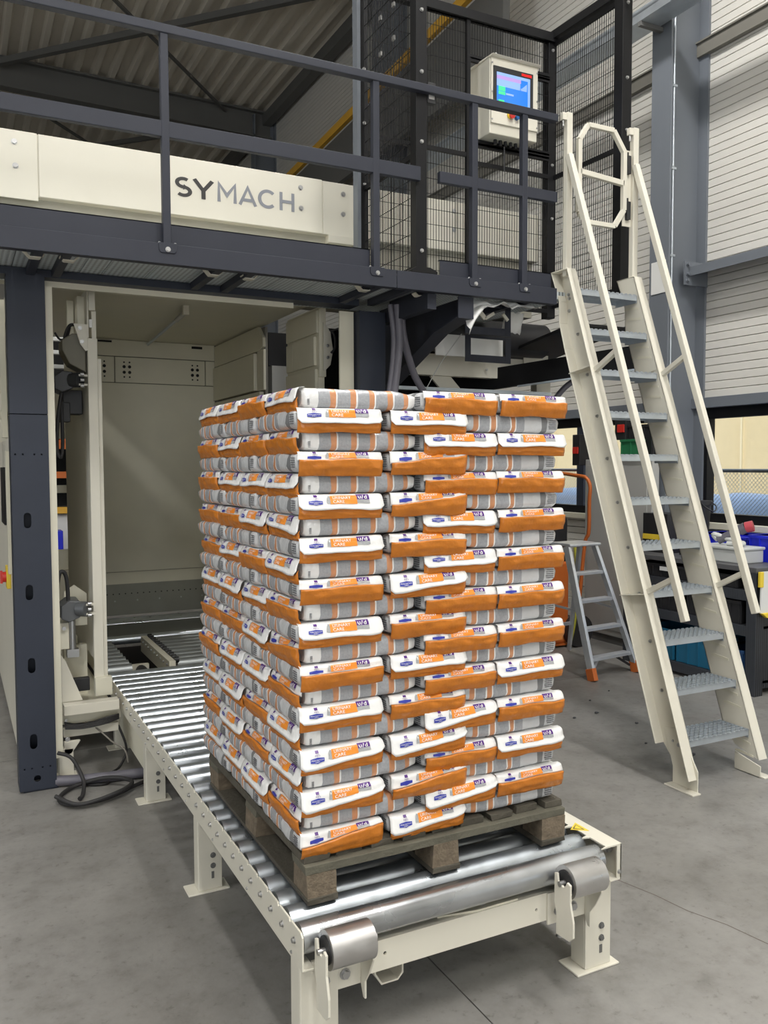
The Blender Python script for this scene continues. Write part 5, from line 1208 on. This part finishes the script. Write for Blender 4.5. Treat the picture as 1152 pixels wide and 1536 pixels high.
t.part('spreader', MB().bar((4.74, 5.62, 0.55), (4.68, 6.2, 0.58), 0.006, 0.02).bar((5.14, 5.66, 0.55), (5.15, 6.2, 0.58), 0.006, 0.02), ALU); t.part('rear_brace', MB().bar((4.64, 6.30, 0.30), (5.22, 6.34, 0.30), 0.02, 0.03), ALU)
t.part('strut', MB().bar((4.74, 5.50, 0.06), (4.83, 5.53, 0.16), 0.02, 0.03).bar((5.06, 5.55, 0.15), (5.22, 5.56, 0.06), 0.01, 0.02, mi=1), [ALU, BLACKP])
# hand truck behind
t = Thing('hand_truck', (5.45, 6.6, 0), 'orange tubular hand truck standing in front of the grey cabinet', 'hand truck')
t.part('frame', MB().tube(bez([(5.52, 6.62, 0.2), (5.5, 6.50, 1.0), (5.5, 6.44, 1.15), (5.47, 6.40, 1.45), (5.46, 6.38, 1.6), (5.45, 6.43, 1.68), (5.44, 6.55, 1.70), (5.43, 6.85, 1.72), (5.42, 6.95, 1.66), (5.42, 7.05, 1.3), (5.45, 7.1, 0.2)]), 0.018, 10), ORNG)
t.part('wheel', MB().cyl((5.50, 6.55, 0.16), (5.50, 6.62, 0.16), 0.16, 24), RUBBER); t.part('toe_plate', MB().box(5.2, 5.48, 6.62, 7.1, 0.02, 0.04), ORNG)
t.part('wheel', MB().cyl((5.50, 7.12, 0.16), (5.50, 7.19, 0.16), 0.16, 24), RUBBER)
t = Thing('welding_machine', (5.28, 6.8, 0.04), 'black and orange machine on the hand truck behind the step ladder', 'machine')
t.part('body', MB().box(5.15, 5.42, 6.63, 7.08, 0.04, 0.85), ORNG, bevel=0.02); t.part('top_unit', MB().box(5.18, 5.42, 6.66, 7.05, 0.85, 1.28), BLACKP, bevel=0.01)
t.part('label_plate', MB().box(5.172, 5.18, 6.80, 6.90, 1.0, 1.18), LIGHTG); t.part('dark_base', MB().box(5.14, 5.15, 6.66, 7.0, 0.1, 0.6), BLACKP)
m = MB(); random.seed(9)
for k in range(6): m.tube(bez([(5.2+0.03*k, 6.68, 1.28), (5.2, 6.65+0.05*k, 1.42+0.02*k), (5.25, 6.85, 1.45), (5.22, 6.95, 1.3)]), 0.007, 6)
t.part('cables', m, RUBBER, kind='stuff')
solid('yellow_hose', MB().tube(bez([(5.40, 6.52, 1.0), (5.41, 6.50, 0.7), (5.40, 6.51, 0.3), (5.36, 6.55, 0.01)]), 0.016, 8), mat('hose_yellow', (0.42, 0.40, 0.04), 0.5), 'thin yellow hose hanging behind the step ladder', 'hose')
# dark crumbs on the floor
random.seed(21)
for k, (x, y) in enumerate(((4.30, 5.0), (4.12, 4.72), (4.55, 4.55), (4.2, 4.4), (3.95, 4.05), (4.45, 4.1), (4.05, 3.75), (4.35, 3.6), (4.7, 4.8), (3.8, 3.5), (4.62, 5.15), (3.9, 4.7))):
    m = MB()
    r = random.uniform(0.006, 0.015)
    def blob(u, v): 
        th = 2*PI*u; ph = PI*v
        q = r*(1+0.4*noise.noise((math.cos(th)*2+k, math.sin(th)*2, ph)))
        return (q*math.sin(ph)*math.cos(th)*1.4, q*math.sin(ph)*math.sin(th), q*0.6*(1+math.cos(ph)))
    m.grid(blob, 8, 5); o = solid('floor_crumb', m, PK, 'small dark crumb of dirt on the concrete right of the pallet', 'crumb', 'dark crumbs on the concrete floor'); o.location = (x, y, 0)
